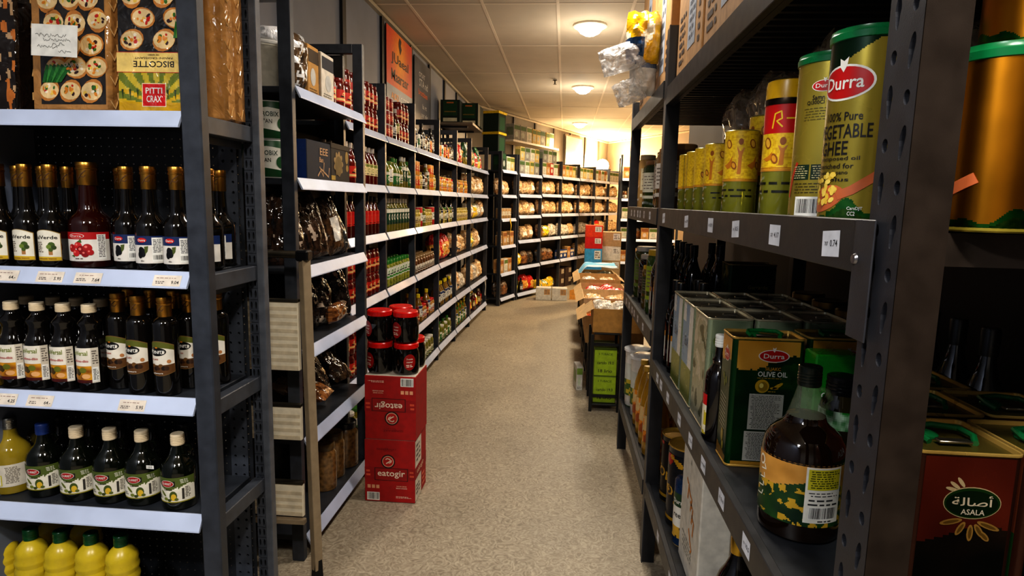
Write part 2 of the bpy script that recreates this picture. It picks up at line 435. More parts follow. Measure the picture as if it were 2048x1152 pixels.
# ------------------------------------------------------------------ posters on the left wall
def wallplane(y0,z0): return plane(XW+.03,y0,z0,(0,1,0),(0,0,1),(1,0,0))
def poster1():
    y0,y1=5.41,6.30; z0,z1=2.02,2.99; a=Art(wallplane(y0,z0),mat='satin',du=.3)
    W=y1-y0
    def f(u,v):
        t=v/(z1-z0)
        if v<.50+.0*u: return mixc(C(176,184,196),C(112,122,140),.5+.5*nz(u,v,3))
        g=math.exp(-((u-W*.5)**2/.05+(v-.75)**2/.06)); k=nz(u,v,3,2)
        return mixc(C(208,52,20),C(240,150,20),max(0,min(1,g*1.1+.1*k)))
    a.bg(0,0,W,z1-z0,f,res=.03,z=.002)
    bk=C(38,18,14)
    a.poly([(W*.5-.05,.87),(W*.5,.80),(W*.5+.05,.86),(W*.5+.02,.89),(W*.5+.04,.93),(W*.5-.02,.95),(W*.5-.05,.91)],bk,z=.004)
    a.txt('JUaeal',W*.5,.725,.11,bk,z=.004,w=.60); a.txt('Maarasr',W*.5,.585,.10,bk,z=.004,w=.60)
    a.txt('AIOD',W*.3,.40,.06,C(240,150,40),z=.004,w=.25); a.txt('OITEIT',W*.68,.40,.06,C(245,245,245),z=.004,w=.3)
    a.txt('LA BIOERT B',W*.5,.28,.07,C(245,245,245),z=.004,w=.66); a.txt('mi otea',W*.5,.18,.05,C(235,200,150),z=.004,w=.4)
    a.m.box(XW+.0205,XW+.03,y0,y1,z0,z1,C(60,20,15),'satin')
    return a.m
tag(poster1().build('wall_poster'),'red and orange poster with black lettering high on the left wall','poster')
def poster2():
    y0,y1=6.41,7.14; z0,z1=1.95,2.96; a=Art(wallplane(y0,z0),mat='satin',du=.3); W=y1-y0
    a.bg(0,0,W,z1-z0,lambda u,v:mixc(C(34,40,56),C(88,100,124),max(0,min(1,.35-.4*(v-.5)+.3*nz(u,v,4)))),res=.03,z=.002)
    wh=C(205,205,205); a.txt('OTAT',W*.45,.86,.05,wh,z=.004,w=.28); a.txt('STA nd',W*.55,.78,.08,wh,z=.004,w=.4); a.txt('brottisen',W*.52,.68,.06,C(235,110,40),z=.004,w=.42)
    a.txt('la rt',W*.62,.55,.05,wh,z=.004,w=.2); a.txt('sor ele',W*.62,.46,.05,wh,z=.004,w=.3); a.txt('Jo',W*.3,.38,.06,wh,z=.004)
    for i,(u,v,r) in enumerate(((.3,.18,.07),(.45,.12,.08),(.55,.22,.06),(.4,.25,.05),(.62,.1,.05))): a.ell(u,v,r,r*.8,[C(190,150,90),C(120,140,170),C(210,180,130)][i%3],z=.004+.0003*i)
    a.m.box(XW+.0205,XW+.03,y0,y1,z0,z1,C(20,24,34),'satin')
    return a.m
tag(poster2().build('wall_poster'),'dark blue poster with pale lettering behind the red poster','poster')
# framed print leaning forward on the far wall
def farposter():
    p0=at(1130,272,Z=2.55); 
    d=(PB-PA).normalized(); n=Vector((d.y,-d.x)); s=4.15
    s=3.97; o=PA+d*s+n*.04; a=Art(plane(o.x,o.y,2.2,(d.x,d.y,0),(0,0,1),(n.x,n.y,0)),mat='satin',du=.3)
    W=.93;Hh=.74
    a.bg(0,0,W,Hh,lambda u,v:mixc(C(110,118,120),C(196,200,200),max(0,min(1,.5+1.0*nz(u,v,3,5)+(v-.4)*.5))),res=.04,z=.006)
    for i in range(6): a.poly([(.10+.13*i,.06),(.18+.13*i,.06),(.20+.13*i,(.24+.06*(i%3))),(.1+.13*i,.22+.04*(i%2))],[C(150,140,120),C(110,125,130),C(200,195,185)][i%3],z=.004)
    a.rect(.05,.42,.5,.7,C(214,222,228),z=.003)
    T=Matrix.Translation((o.x,o.y,0))@Matrix.Rotation(math.atan2(d.y,d.x),4,'Z')
    a.m.box(-.03,W+.03,0.005,.035,2.17,2.2+Hh+.03,C(90,80,66),'satin',T=T)
    return a.m
tag(farposter().build('wall_poster'),'pale framed poster on the far wall beside the bright lamp','poster')

# ================================================================== shelving
STEEL=C(50,54,62); DECK=C(42,45,51); RAILC=C(196,207,232)
def rail_mesh(w,T=None,h=.046,t=.012):
    m=M(); pr=[(0,0),(-.004,.0),(-.026,-h+.004),(-.026,-h),(-.020,-h),(0,-.004)]
    vs=[(x,y-.001,z) for x in (0,w) for y,z in pr]; n=len(pr)
    fs=[(i,(i+1)%n,n+(i+1)%n,n+i) for i in range(n)]+[tuple(range(n))[::-1],tuple(range(n,2*n))]
    cs=[RAILC]*len(fs)
    if T: vs=[T@Vector(v) for v in vs]
    m.add(vs,fs,cs,'rail'); return m
class Frame:
    def __init__(s,p0,p1,depth):
        s.p0=Vector(p0);s.p1=Vector(p1);s.w=(s.p1-s.p0).length;s.u=(s.p1-s.p0)/s.w;s.n=Vector((-s.u.y,s.u.x)) # n points inward (away from aisle)
        s.d=depth; s.ang=math.atan2(s.u.y,s.u.x); s.T=Matrix.Translation((s.p0.x,s.p0.y,0))@Matrix.Rotation(s.ang,4,'Z')
    def P(s,x,d,z): q=s.p0+s.u*x+s.n*d; return Vector((q.x,q.y,z))
def shelving(label,p0,p1,depth,levels,top,left_side=True,back=True,name='shelving_unit',railh=.046,pw=.032,pd=.045,crossbar=True,rail_cols=None):
    fr=Frame(p0,p1,depth); g=thing(name,label,'shelving',(p0[0],p0[1],0),fr.ang)
    w=fr.w
    for x in ((0,w) if left_side else (w,)):
        x0=x-pw/2
        M().box(x0,x0+pw,-.005,pd,0,top,STEEL,'powder',b=.002).build('post',g)
        M().box(x0,x0+pw,depth-pd,depth,0,top,STEEL,'powder',b=.002).build('post',g)
        if crossbar: M().box(x0,x0+pw,pd,depth-pd,top-.045,top,STEEL,'powder',b=.002).build('crossbar',g)
    for z in levels:
        M().box(pw/2+.001,w-pw/2-.001,.004,depth-.006,z-.028,z-.004,DECK,'powder',b=.002).build('shelf_board',g)
        rail_mesh(w-pw-.004,Matrix.Translation((pw/2+.002,.002,z)),h=railh).build('price_rail',g)
    if back: M().box(pw/2+.003,w-pw/2-.003,depth-.005,depth,.05,levels[0]+.02,C(26,27,30),'powder').build('back_panel',g)
    fr.obj=g; fr.levels=levels; return fr
LV_A=[1.92,1.575,1.225,.892,.52,.10]
LV_B=[1.90,1.585,1.285,.915,.49,.13]
XF=-1.15
pts=[(-1.15,3.18),(-1.15,3.92),(-1.15,4.70),(-1.15,5.62),(-1.13,6.43),(-1.10,7.22),(-1.05,8.38)]
words=['bay of dark steel shelving just past the red jars','bay of dark steel shelving behind the red carton stack','fourth bay of dark shelving along the left wall','fifth bay of dark shelving along the left wall','sixth bay of dark shelving along the left wall','last bay of dark shelving before the left corner']
FA=shelving('dark steel shelving bay behind the folding step ladder',(-1.035,2.32),(-1.035,3.14),.46,LV_A,2.26)
FB=[]
for i in range(6):
    FB.append(shelving(words[i],pts[i],pts[i+1],.40,LV_B,2.215,left_side=(i==0)))
FC=shelving('short dark shelving bay turned across the left corner',(-.90,8.78),(-.73,9.33),.42,[1.95,1.60,1.26,.87,.47,.11],2.2)
bp=[(-.70+.318*i,9.38+.695*i) for i in range(7)]
wb=['first bay of the far shelving run, nearest the left corner','second bay of the far shelving run','third bay of the far shelving run','fourth bay of the far shelving run, in the warm light','fifth bay of the far shelving run, in the glare','last bay of the far shelving run under the bright lamp']
FD=[]
for i in range(6):
    FD.append(shelving(wb[i],bp[i],bp[i+1],.42,[1.93,1.62,1.30,.92,.52,.10] if i<1 else [1.95,1.64,1.32,.93,.53],2.2,left_side=(i==0),railh=.05))

# ---- near gondola with perforated back (left foreground)
GZ=[1.705,1.30,.96,.63,.252]
def perforated(w,h,nx,nz_,hole,x0,z0,y,col,mat='powder',n=8,hz=None,pat=None,thick=.0015):
    m=M(); cw,chh=w/nx,h/nz_
    for i in range(nx):
        for j in range(nz_):
            cx,cz=x0+(i+.5)*cw,z0+(j+.5)*chh; rx,rz=hole,hz or hole
            vs=[];k=n
            for q in range(k):
                a=2*PI*q/k+PI/k; c,s_=math.cos(a),math.sin(a); t=min(cw/2/max(abs(c),1e-6),chh/2/max(abs(s_),1e-6))
                vs.append((cx+c*t,y,cz+s_*t))
            # outer corners
            for q in range(k): a=2*PI*q/k+PI/k; vs.append((cx+rx*math.cos(a),y,cz+rz*math.sin(a)))
            for q in range(k): a=2*PI*q/k+PI/k; vs.append((cx+rx*math.cos(a),y+thick*3,cz+rz*math.sin(a)))
            fs=[(q,(q+1)%k,k+(q+1)%k,k+q) for q in range(k)]+[(k+q,k+(q+1)%k,2*k+(q+1)%k,2*k+q) for q in range(k)]
            cr=[(cx+sx*cw/2,y,cz+sz*chh/2) for sx,sz in ((1,1),(-1,1),(-1,-1),(1,-1))]
            for qi,cpt in enumerate(cr):
                # corner triangles between neighbouring border samples
                a0=[PI/4,3*PI/4,5*PI/4,7*PI/4][qi]; best=min(range(k),key=lambda q:abs(((2*PI*(q+.5)/k+PI/k)-a0+PI)%(2*PI)-PI))
                vs.append(cpt); fs.append((best,len(vs)-1,(best+1)%k))
            m.add(vs,fs,col,mat)
    return m
G=Vector((-.905,1.52))
gl=thing('display_gondola','near dark display rack with white price rails and perforated back','shelving',(-2.2,1.5,0))
def gx(x): return x+2.2
GX1=-.958; GD=.27
M().box(gx(-.958),gx(-.905),.0,.035,0,2.15,STEEL,'powder',b=.003).build('post',gl)
for z in GZ:
    M().box(gx(-2.2),gx(GX1)-.002,.02,GD,z-.022,z-.004,DECK,'powder',b=.002).build('shelf_board',gl)
    sb=M().box(gx(-.945),gx(-.912),.036,GD-.002,z-.05,z-.006,C(64,68,76),'powder',b=.002)
    sb.box(gx(-.952),gx(-.946),.036,GD-.002,z-.07,z-.03,C(64,68,76),'powder'); sb.build('side_bracket',gl)
    rail_mesh(gx(GX1)-.002,Matrix.Translation((0,.018,z+.002)),h=.042).build('price_rail',gl)
perforated(gx(-.95),2.0,50,80,.0026,0,.1,GD+.004,C(34,36,40),n=8).build('back_panel',gl)
perforated(.055,2.0,2,66,.0045,gx(-.948)-.07,.1,GD-.003,C(62,66,74),n=8).build('perforated_strip',gl)
# slotted upright
up=perforated(.028,2.1,2,60,.0035,gx(-.943),.0,GD+.002,C(58,62,70),n=8,hz=.012)
up.box(gx(-.915),gx(-.893),GD-.0,GD+.03,0,2.1,C(84,88,96),'powder',b=.002)
up.box(gx(-.943),gx(-.915),GD+.012,GD+.03,0,2.1,C(8,8,9),'matte')
up.build('slotted_upright',gl)

# ------------------------------------------------------------------ right racks
XR=.375; BEAMC=C(36,36,38)
def keyhole_strip(h,z0,x0,w,ncell,y,col):
    """vertical steel face with two columns of round and key shaped holes, in the XZ plane"""
    m=M(); cellh=h/ncell; cw=w/2
    for c in range(2):
        for j in range(ncell):
            cz=z0+(j+.5)*cellh; cx=x0+(c+.5)*cw; kind=(j+c)%2; n=20
            rx=.0068; rz=.0085 if kind else .0195
            P=[];Q=[]
            for q in range(n):
                a=2*PI*(q+.5)/n; cc,ss=math.cos(a),math.sin(a); t=min(cw/2/max(abs(cc),1e-6),cellh/2/max(abs(ss),1e-6)); P.append((cx+cc*t,cz+ss*t))
                rr=rx*(1 if kind else (.62+.38*(1 if ss>0 else .3)))
                tilt=0 if kind or c==0 else .12
                xx=rr*cc; zz=rz*ss; Q.append((cx+xx+zz*tilt,cz+zz))
            vs=[(p[0],y,p[1]) for p in P]+[(p[0],y,p[1]) for p in Q]+[(p[0],y+.006,p[1]) for p in Q]
            fs=[(q,(q+1)%n,n+(q+1)%n,n+q) for q in range(n)]+[(n+q,n+(q+1)%n,2*n+(q+1)%n,2*n+q) for q in range(n)]
            for sx,sz in ((1,1),(-1,1),(-1,-1),(1,-1)):
                vs.append((cx+sx*cw/2,y,cz+sz*cellh/2)); a0=math.atan2(sz*cellh,sx*cw)%(2*PI)
                b=min(range(n),key=lambda q:abs((2*PI*(q+1)/n-a0+PI)%(2*PI)-PI)); fs.append((b,len(vs)-1,(b+1)%n))
            m.add(vs,fs,col,'powder')
    return m
def rpost(y,g,hero=False,top=2.17,wy=.075,wx=.05,x=XR):
    m=M()
    if hero:
        k=keyhole_strip(2.3,0,0,wy,46,0,C(40,41,46))
        # strip built in XZ; turn so it faces the aisle (-X): local x -> -Y
        T=Matrix.Translation((x,y+wy,0))@Matrix.Rotation(-PI/2,4,'Z')
        m.ext(k,T); m.box(x+.001,x+wx,y,y+.002,0,2.3,C(40,31,24),'powder')  # end face darker and browner, its shade put into the colour
        m.box(x+.0405,x+wx,y+.003,y+wy,0,2.3,C(30,28,28),'powder')
        m.box(x+.022,x+.024,y+.002,y+wy,0,2.3,C(10,10,10),'powder')  # black sheet behind the holes, stands in for the shade inside
    else:
        m.box(x,x+wx,y,y+.004,0,top,C(28,28,31),'powder'); m.box(x,x+.004,y+.004,y+wy,0,top,C(33,33,37),'powder')
        m.box(x-.004,x+.0,y-.006,y+.008,0,top,C(48,49,54),'powder')
    return m.build('post',g)
def rrack(label,y0,y1,levels,top,depth,hero,last,topbeam,farz=None):
    g=thing('pallet_rack',label,'rack')
    if hero: rpost(y0-.075,g,True)
    rpost(y1-.03,g,False,top)
    for y in ((y0-.07,) if hero else ())+(y1-.02,):
        M().box(XR+depth,XR+depth+.05,y,y+.045,0,top,C(26,26,28),'powder',b=.002).build('post',g)
    for z in levels:
        bh=.068
        M().box(XR-.004,XR+.014,y0,y1-.028,z-bh,z,BEAMC,'powder',b=.0015).box(XR+.014,XR+.03,y0,y1-.028,z-bh,z-bh+.004,BEAMC,'powder').build('beam',g)
        M().box(XR+depth,XR+depth+.02,y0,y1-.028,z-bh,z-.004,C(34,33,33),'powder').build('beam',g)
        # cross ties carrying the deck
        e=M().box(XR+.05,XR+depth,y0-.005,y0+.02,z-.055,z-.014,C(46,38,32),'powder'); e.build('end_beam',g)
        if z==topbeam:
            s=M(); n=int((y1-y0)/.05)
            for i in range(n): s.box(XR+.015,XR+depth,y0+.03+i*.05,y0+.045+i*.05,z-.03,z-.012,C(36,34,34),'powder')
            s.box(XR+.015,XR+depth,y0,y1-.03,z-.012,z-.006,C(8,8,8),'matte'); s.build('wire_deck',g)
        else:
            M().box(XR+.016,XR+depth,y0,y1-.03,z-.03,z-.012,C(33,35,39),'powder',b=.002).build('shelf_board',g)
    if hero:
        for z in levels[:3]:
            b=M(); T=Matrix.Translation((XR-.004,y0+.012,z-.05))@Matrix.Rotation(-PI/2,4,'Y'); b.lathe([(0,.007),(.006,.006),(.008,.002),(.008,0),(.003,0),(.003,-.02)],10,C(150,150,155),'metal',T=T); b.build('bolt',g)
            M().box(XR-.007,XR-.0045,y0-.03,y0+.02,z-.15,z+.0,C(46,46,50),'powder',b=.001).build('beam_connector',g)
    return g
RZ=[1.945,1.488,.885,.36]
R1=rrack('near black steel rack on the right holding oil tins',.80,2.50,RZ,2.17,.52,True,False,1.945)
RZ2=[1.985,1.488,.985,.33]
R2=rrack('second black steel rack on the right beyond the oil tins',2.552,3.72,RZ2,2.08,.52,False,True,1.985)
# ================================================================== containers
GOLD=C(196,142,62); CREAM=C(222,202,168); WHT=C(236,234,226); GRN=C(14,90,40); INK=C(26,22,20)
def bottle_prof(h,R_,kind):
    k={ 'syrup':[(0,.0),(.86,.0),(.97,.012),(1,.035),(1,.40),(.985,.42),(.93,.455),(.80,.49),(.62,.52),(.50,.56),(.46,.64),(.42,.74),(.40,.79)],
        'waist':[(0,0),(.8,0),(.92,.01),(.95,.04),(.93,.09),(1,.11),(1,.53),(.97,.56),(.84,.60),(.72,.65),(.68,.70),(.70,.74),(.82,.77),(.84,.79),(.74,.815),(.50,.85),(.40,.88),(.38,.93)],
        'slim':[(0,0),(.85,0),(.97,.012),(1,.03),(1,.70),(.96,.74),(.80,.775),(.56,.80),(.48,.81)],
        'jugish':[(0,0),(.82,0),(.95,.015),(1,.05),(1,.50),(.985,.55),(.90,.60),(.70,.66),(.50,.71),(.42,.75),(.36,.82),(.34,.88)],
        'round':[(0,0),(.8,0),(.95,.01),(1,.05),(1,.52),(.96,.60),(.8,.68),(.55,.75),(.38,.82),(.33,.88)],
        'jar':[(0,0),(.85,0),(.97,.01),(1,.05),(1,.72),(.97,.79),(.82,.85),(.80,.87)]}[kind]
    return [(r*R_,z*h) for r,z in k]
def screwcap(r,z0,z1,col,mat='satin',rings=4,n=20):
    p=[(r*.96,z0)]; 
    for i in range(rings):
        a=z0+(z1-z0)*(.1+.6*i/rings); b=(z1-z0)*.6/rings
        p+=[(r*1.0,a),(r*1.0,a+b*.55),(r*.95,a+b*.7)]
    p+=[(r*.98,z0+(z1-z0)*.75),(r*.98,z1-.002),(r*.9,z1),(0,z1)]
    return M().lathe(p,n,col,mat)
def ring(n,prof,col,mat,seg=20): return M().lathe(prof,seg,col,mat)
def goldsleeve(r,z0,z1,h,n=20):
    m=M().lathe([(r*.98,z0),(r*1.0,z0+.001),(r*.98,z1-.02)],n,GOLD,'metal')
    m.lathe([(r*1.02,z1-.022),(r*1.08,z1-.02),(r*1.08,z1-.016),(r*1.0,z1-.015),(r*1.0,z1-.012),(r*1.06,z1-.011),(r*1.06,z1-.002),(r,z1),(0,z1)],n,GOLD,'metal')
    a=Art(cyl(r),du=.004,mat='matte'); zz=(z0+z1)/2-.008
    a.line([(-.010,zz-.008),(-.002,zz+.004),(.004,zz+.010),(.011,zz+.016)],.0022,C(80,50,20),z=.0008)
    a.line([(-.004,zz),(.006,zz-.002),(.010,zz+.004)],.0018,C(80,50,20),z=.0008)
    m.ext(a.m); return m
def glassbottle(name,h,R_,kind,glass,cap,label,extra=None,near=True,mat='bottleglass',seg=28,capr=None,capmat='satin'):
    P=bottle_prof(h,R_,kind); parts=[('glass_body',M().lathe(P,seg,glass,mat))]
    rt_=P[-1][0]
    if cap=='gold': parts.append(('gold_neck_sleeve',goldsleeve(rt_*1.16,P[-1][1]-.002,h,h)))
    else:
        z0=P[-1][1]-.006; parts.append(('cap',screwcap(capr or rt_*1.28,z0,h,cap,capmat)))
    if label:
        a=label(R_); parts.append(('label',a.m))
    for e in (extra or []): parts.append(e)
    return make(name,parts,near)
def wrapA(R_,half,z0,z1): return Art(cyl(R_,0),du=.006,mat='satin'),-half,half,z0,z1

def lab_verde(R_):
    a=Art(cyl(R_),du=.005,mat='satin'); h=.275; W=.036
    top=lambda t:.092+.010*math.sin(t*PI)
    a.bg(-W-.002,.020,W+.002,.094,C(150,120,60),res=.006,z=.0004,top=lambda t:top(t)+.0015)
    def f(u,v):
        if v<.032: return C(208,172,40)
        return C(232,226,208)
    a.bg(-W,.0215,W,.094,f,res=.003,z=.0008,top=top)
    a.txt('dalVerde',0,.083,.0095,INK,w=.060)
    for i in range(5): a.lines(-W+.006,.042,-.004,.072,6,C(90,70,50),seed=3)if i==0 else None
    for i,(x,y,r) in enumerate(((.016,.063,.008),(.010,.058,.006),(.021,.056,.006),(.014,.050,.005))): a.ell(x,y,r,r,[C(70,92,30),C(110,130,50),C(54,70,30)][i%3],z=.0014+.0001*i,n=9)
    a.rect(.009,.036,.018,.048,C(170,120,70)); a.txt('condimento bianco',0,.0265,.004,C(120,60,20),w=.05)
    return a
def fruit(a,cx,cy,cols,r=.009,z=.0013,n=5,seed=2):
    rn=random.Random(seed)
    for i in range(n): a.ell(cx+rn.uniform(-1.3,1.3)*r,cy+rn.uniform(-.7,.7)*r,r*rn.uniform(.6,1),r*rn.uniform(.6,1),cols[i%len(cols)],z=z+.0001*i,n=12)
def durra_oval(a,cx,cy,rx,ry,t='Durra',z=.0012,leaf=True):
    a.ell(cx,cy,rx*1.08,ry*1.14,WHT,z=z,rings=7,n=32); a.ell(cx,cy,rx,ry,C(190,22,22),z=z+.0003,rings=7,n=32)
    a.txt(t,cx,cy,ry*.85,WHT,z=z+.0012,w=rx*1.45)
    if leaf: a.poly([(cx-ry*.30,cy+ry*1.55),(cx,cy+ry*1.35),(cx+ry*.30,cy+ry*1.6),(cx+ry*.22,cy+ry*1.05),(cx,cy+ry*.65),(cx-ry*.25,cy+ry*1.0)],WHT,z=z+.0007)
def lab_pom(R_):
    a=Art(cyl(R_),du=.005,mat='satin'); W=.075
    a.bg(-W,.020,W,.098,lambda u,v:C(176,20,24) if v>.077 else C(230,224,214),res=.004,z=.0006)
    durra_oval(a,-.008,.088,.019,.0055,leaf=False)
    for i,(x,y,r) in enumerate(((-.022,.055,.011),(-.004,.062,.010),(.004,.050,.012),(.018,.056,.011),(-.010,.042,.009),(.012,.040,.009),(.024,.044,.008))):
        a.ell(x,y,r,r,[C(170,20,24),C(200,40,40),C(140,12,20)][i%3],z=.0013+.0001*i,n=14); a.ell(x-.003,y+.003,r*.3,r*.3,C(235,120,110),z=.0022)
    a.poly([(-.026,.034),(-.012,.040),(-.016,.030)],C(70,100,40),z=.0014); a.poly([(-.006,.072),(.004,.080),(.006,.070)],C(70,100,40),z=.0022)
    a.rect(.040,.024,.062,.092,WHT,z=.0016); a.lines(.042,.03,.060,.09,14,C(90,80,80),z=.0020)
    a.lines(-.014,.024,.014,.030,1,C(120,110,100))
    return a
def lab_blue(R_):
    a=Art(cyl(R_),du=.005,mat='satin'); W=.058
    a.bg(-W,.022,W,.094,lambda u,v:C(24,44,92) if v>.072 else C(228,222,212),res=.004,z=.0006)
    a.ell(-.012,.083,.0125,.0062,C(200,34,30)); a.txt('Durra',-.012,.083,.006,WHT,w=.019)
    a.ell(-.012,.052,.009,.014,C(20,20,22),z=.0012,rot=.25); a.ell(-.017,.045,.006,.010,C(10,10,12),z=.0014); a.poly([(-.006,.066),(.004,.068),(.002,.054),(-.004,.046)],C(80,92,36),z=.0013)
    a.txt('dibs',-.012,.029,.004,C(60,50,40))
    a.rect(.012,.026,.040,.090,WHT,z=.0014); a.lines(.014,.050,.038,.086,9,C(90,90,90),z=.0018); a.bars(.014,.032,.038,.044,z=.002,frame=.0005,n=14)
    return a
def lab_ran(R_):
    a=Art(cyl(R_),du=.005,mat='satin'); W=.042
    def f(u,v):
        if u>.024: return C(206,196,178) if v>.06 else C(224,216,200)
        if v>.074: return C(234,226,210)
        n=nz(u,v,60,3)
        if v<.034: return mixc(C(100,20,24),C(60,20,14),.5+n)
        return mixc(C(214,150,24),C(120,60,16),max(0,min(1,.35+1.2*n-(v-.05)*8)))
    a.bg(-W,.026,W,.124,f,res=.003,z=.0006)
    a.txt('RanVersal',-.008,.110,.013,C(116,132,30),w=.050)
    a.txt('Goodfirmo-dibis',-.008,.088,.007,C(176,40,44),w=.052)
    for i,(x,y,rx,ry,c) in enumerate(((-.014,.056,.012,.010,C(70,52,16)),(.002,.062,.010,.008,C(110,110,30)),(.010,.045,.011,.007,C(226,170,110)),(-.020,.044,.010,.006,C(190,120,30)))): a.ell(x,y,rx,ry,c,z=.0012+.0001*i,n=12)
    a.lines(.026,.078,.040,.118,6,C(110,100,90)); a.rect(.026,.03,.040,.07,WHT,z=.001); a.lines(.027,.034,.039,.066,8,C(90,90,80),z=.0015)
    return a
def lab_point(R_):
    a=Art(cyl(R_),du=.005,mat='satin'); W=.040
    tp=lambda t:.140+.012*math.sin(t*PI); bt=lambda t:.070-.010*math.sin(t*PI)
    def f(u,v): return C(92,96,34) if v>.128 else (C(228,220,204) if v>.092 else C(96,62,30) if v>.070 else C(44,28,16))
    a.bg(-W-.001,.07,W+.001,.14,C(120,90,50),res=.005,z=.0004,top=lambda t:tp(t)+.002,bot=lambda t:bt(t)-.002)
    a.bg(-W,.07,W,.14,f,res=.003,z=.0007,top=tp,bot=bt)
    a.ell(-.004,.125,.025,.012,C(16,14,12),z=.0012); a.txt('POINITE',-.004,.124,.009,WHT,w=.040); a.ell(-.004,.136,.004,.002,C(200,120,30),z=.0015)
    a.txt('LUILAN',-.012,.104,.005,C(160,60,30),w=.024)
    for i in range(7): a.ell(-.022+.007*i,.082+.004*math.sin(i*2),.006,.006,[C(60,36,20),C(110,74,34),C(30,18,12)][i%3],z=.0012+.0001*i,n=9)
    a.ell(.026,.098,.005,.005,C(180,120,70),z=.002); a.txt('salamura',-.004,.066,.004,WHT,w=.03)
    return a
def lab_dur(R_):
    a=Art(cyl(R_),du=.006,mat='satin'); W=.066
    def f(u,v):
        e=.072-.010*math.sin((u+.03)*60)-.006*(u>0.02)
        if v>e: return C(84,98,40)
        if v<.029: return C(150,140,40)
        return C(230,224,206)
    a.bg(-W,.026,W,.098,f,res=.003,z=.0006)
    a.rect(-.030,.073,.014,.088,C(34,24,20),z=.0010); a.ell(-.008,.081,.019,.0095,WHT,z=.0013); a.ell(-.008,.081,.0178,.0085,C(170,24,26),z=.0015)
    a.txt('DURRET',-.008,.081,.0065,WHT,w=.027,z=.0019)
    a.txt('oliven',-.006,.064,.005,INK,w=.022); 
    a.ell(-.020,.052,.011,.0035,C(104,112,40),rot=-.8,z=.0012)
    for i,(x,y,rx,ry,c) in enumerate(((.008,.046,.010,.014,C(70,84,30)),(.009,.042,.007,.010,C(214,176,50)),(-.012,.037,.006,.005,C(120,128,50)),(-.002,.034,.005,.004,C(60,70,26)),(.016,.036,.005,.004,C(90,100,40)))): a.ell(x,y,rx,ry,c,z=.0013+.0002*i,n=12)
    a.lines(-.040,.036,-.024,.046,2,INK); a.lines(.026,.080,.050,.093,3,C(220,220,200)); a.lines(.038,.038,.052,.070,7,C(90,84,74)); a.rect(.030,.034,.036,.066,C(60,56,50))
    return a
def lab_yel(R_):
    a=Art(cyl(R_),du=.006,mat='satin'); W=.066
    a.bg(-W,.026,W,.092,C(206,198,182),res=.01,z=.0006); a.txt('Rnoolu',-.016,.080,.010,INK,w=.034)
    a.rect(-.034,.030,.006,.062,C(196,182,70),z=.001); a.rect(-.032,.032,.003,.060,C(228,222,206),z=.0013); a.txt('oil',-.012,.050,.006,C(90,80,40)); a.lines(.014,.036,.05,.086,11,C(120,112,100))
    return a
DG=C(12,9,7)
def b_verde(near=True): return glassbottle('sauce_bottle',.275,.0355,'syrup',DG,'gold',lab_verde,near=near)
def b_pom(near=True): return glassbottle('syrup_bottle',.285,.051,'syrup',C(40,8,4),'gold',lab_pom,near=near)
def b_blue(near=True): return glassbottle('syrup_bottle',.275,.0375,'syrup',DG,'gold',lab_blue,near=near)
def b_ran(): return glassbottle('molasses_bottle',.24,.037,'waist',DG,CREAM,lab_ran,capr=.0185)
def b_point(): return glassbottle('sauce_bottle',.27,.033,'slim',DG,'gold',lab_point)
def b_dur(cap): return glassbottle('oil_bottle',.21,.047,'jugish',C(8,12,5),cap,lab_dur,capr=.0185,seg=32,
    extra=[('handle',M().tube([(.014,.008,.172),(.026,.012,.170),(.030,.014,.158),(.026,.012,.146),(.020,.01,.142)],.0035,8,C(10,16,6),'bottleglass'))])
def b_yel(): return glassbottle('oil_bottle',.22,.048,'jugish',C(176,150,40),C(170,168,160),lab_yel,mat='oil',capr=.0185,capmat='metal')
def b_lemon():
    def prof(h=.25,R_=.044):
        p=[(0,0),(R_*.8,0),(R_*.92,.008)]
        for i in range(5):
            z=.02+i*.030; p+=[(R_*.93,z),(R_*1.02,z+.012),(R_*1.02,z+.018),(R_*.93,z+.029)]
        p+=[(R_*.98,.178),(R_*.9,.192),(R_*.62,.208),(R_*.42,.216),(R_*.40,.222)]; return p
    b=M().lathe(prof(),28,C(206,180,40),'gloss',lobes=lambda a,z:1+.02*math.sin(a*2+z*60))
    return make('lemon_juice_bottle',[('bottle_body',b),('cap',screwcap(.0195,.218,.25,C(10,70,34),'gloss'))])

def gput(key,bld,px,Y,Z,rot,label,cat,group=None,**k):
    return put(key,bld,(xat(px,Y,Z),Y,Z-.0035),rot,label,cat,group,**k)
Z2,Z3,Z4=GZ[1],GZ[2],GZ[3]
gn='gold-capped dark bottles on the eye-level shelf of the near rack'
for i,(px,lab) in enumerate(((10,'white and yellow labelled sauce bottle cut by the left edge of view'),(64,'second dark sauce bottle with white and yellow label on the eye-level shelf'),(113,'dark sauce bottle with white and yellow label just left of the red pomegranate bottle'))):
    gput('verde',b_verde,px,1.565,Z2,R(random.uniform(-6,8)),lab,'bottle','white and yellow labelled sauce bottles')
gput('pom',b_pom,186,1.60,Z2,R(8),'large red pomegranate syrup bottle with red and white label and gold cap','bottle')
for px,lab,y in ((262,'dark syrup bottle with blue label turned away, beside the pomegranate bottle',1.60),(306,'middle dark syrup bottle with blue and white label on the near rack',1.565),(361,'dark syrup bottle with blue label next to the corner post of the near rack',1.565)):
    gput('blue',b_blue,px,y,Z2,R(random.uniform(12,22)),lab,'bottle','blue labelled syrup bottles')
for px,y,lab in ((422,1.645,'blue-labelled syrup bottle half hidden just right of the corner post'),(446,1.725,'rearmost blue-labelled syrup bottle right of the corner post')):
    gput('blue',b_blue,px,y,Z2,R(-16),lab,'bottle','blue labelled syrup bottles')
for px in (-2,50,100,148): gput('verde',b_verde,px,1.67,Z2,0,'gold-capped dark bottle in the row behind the white and yellow labels','bottle','second row bottles on the eye-level shelf')
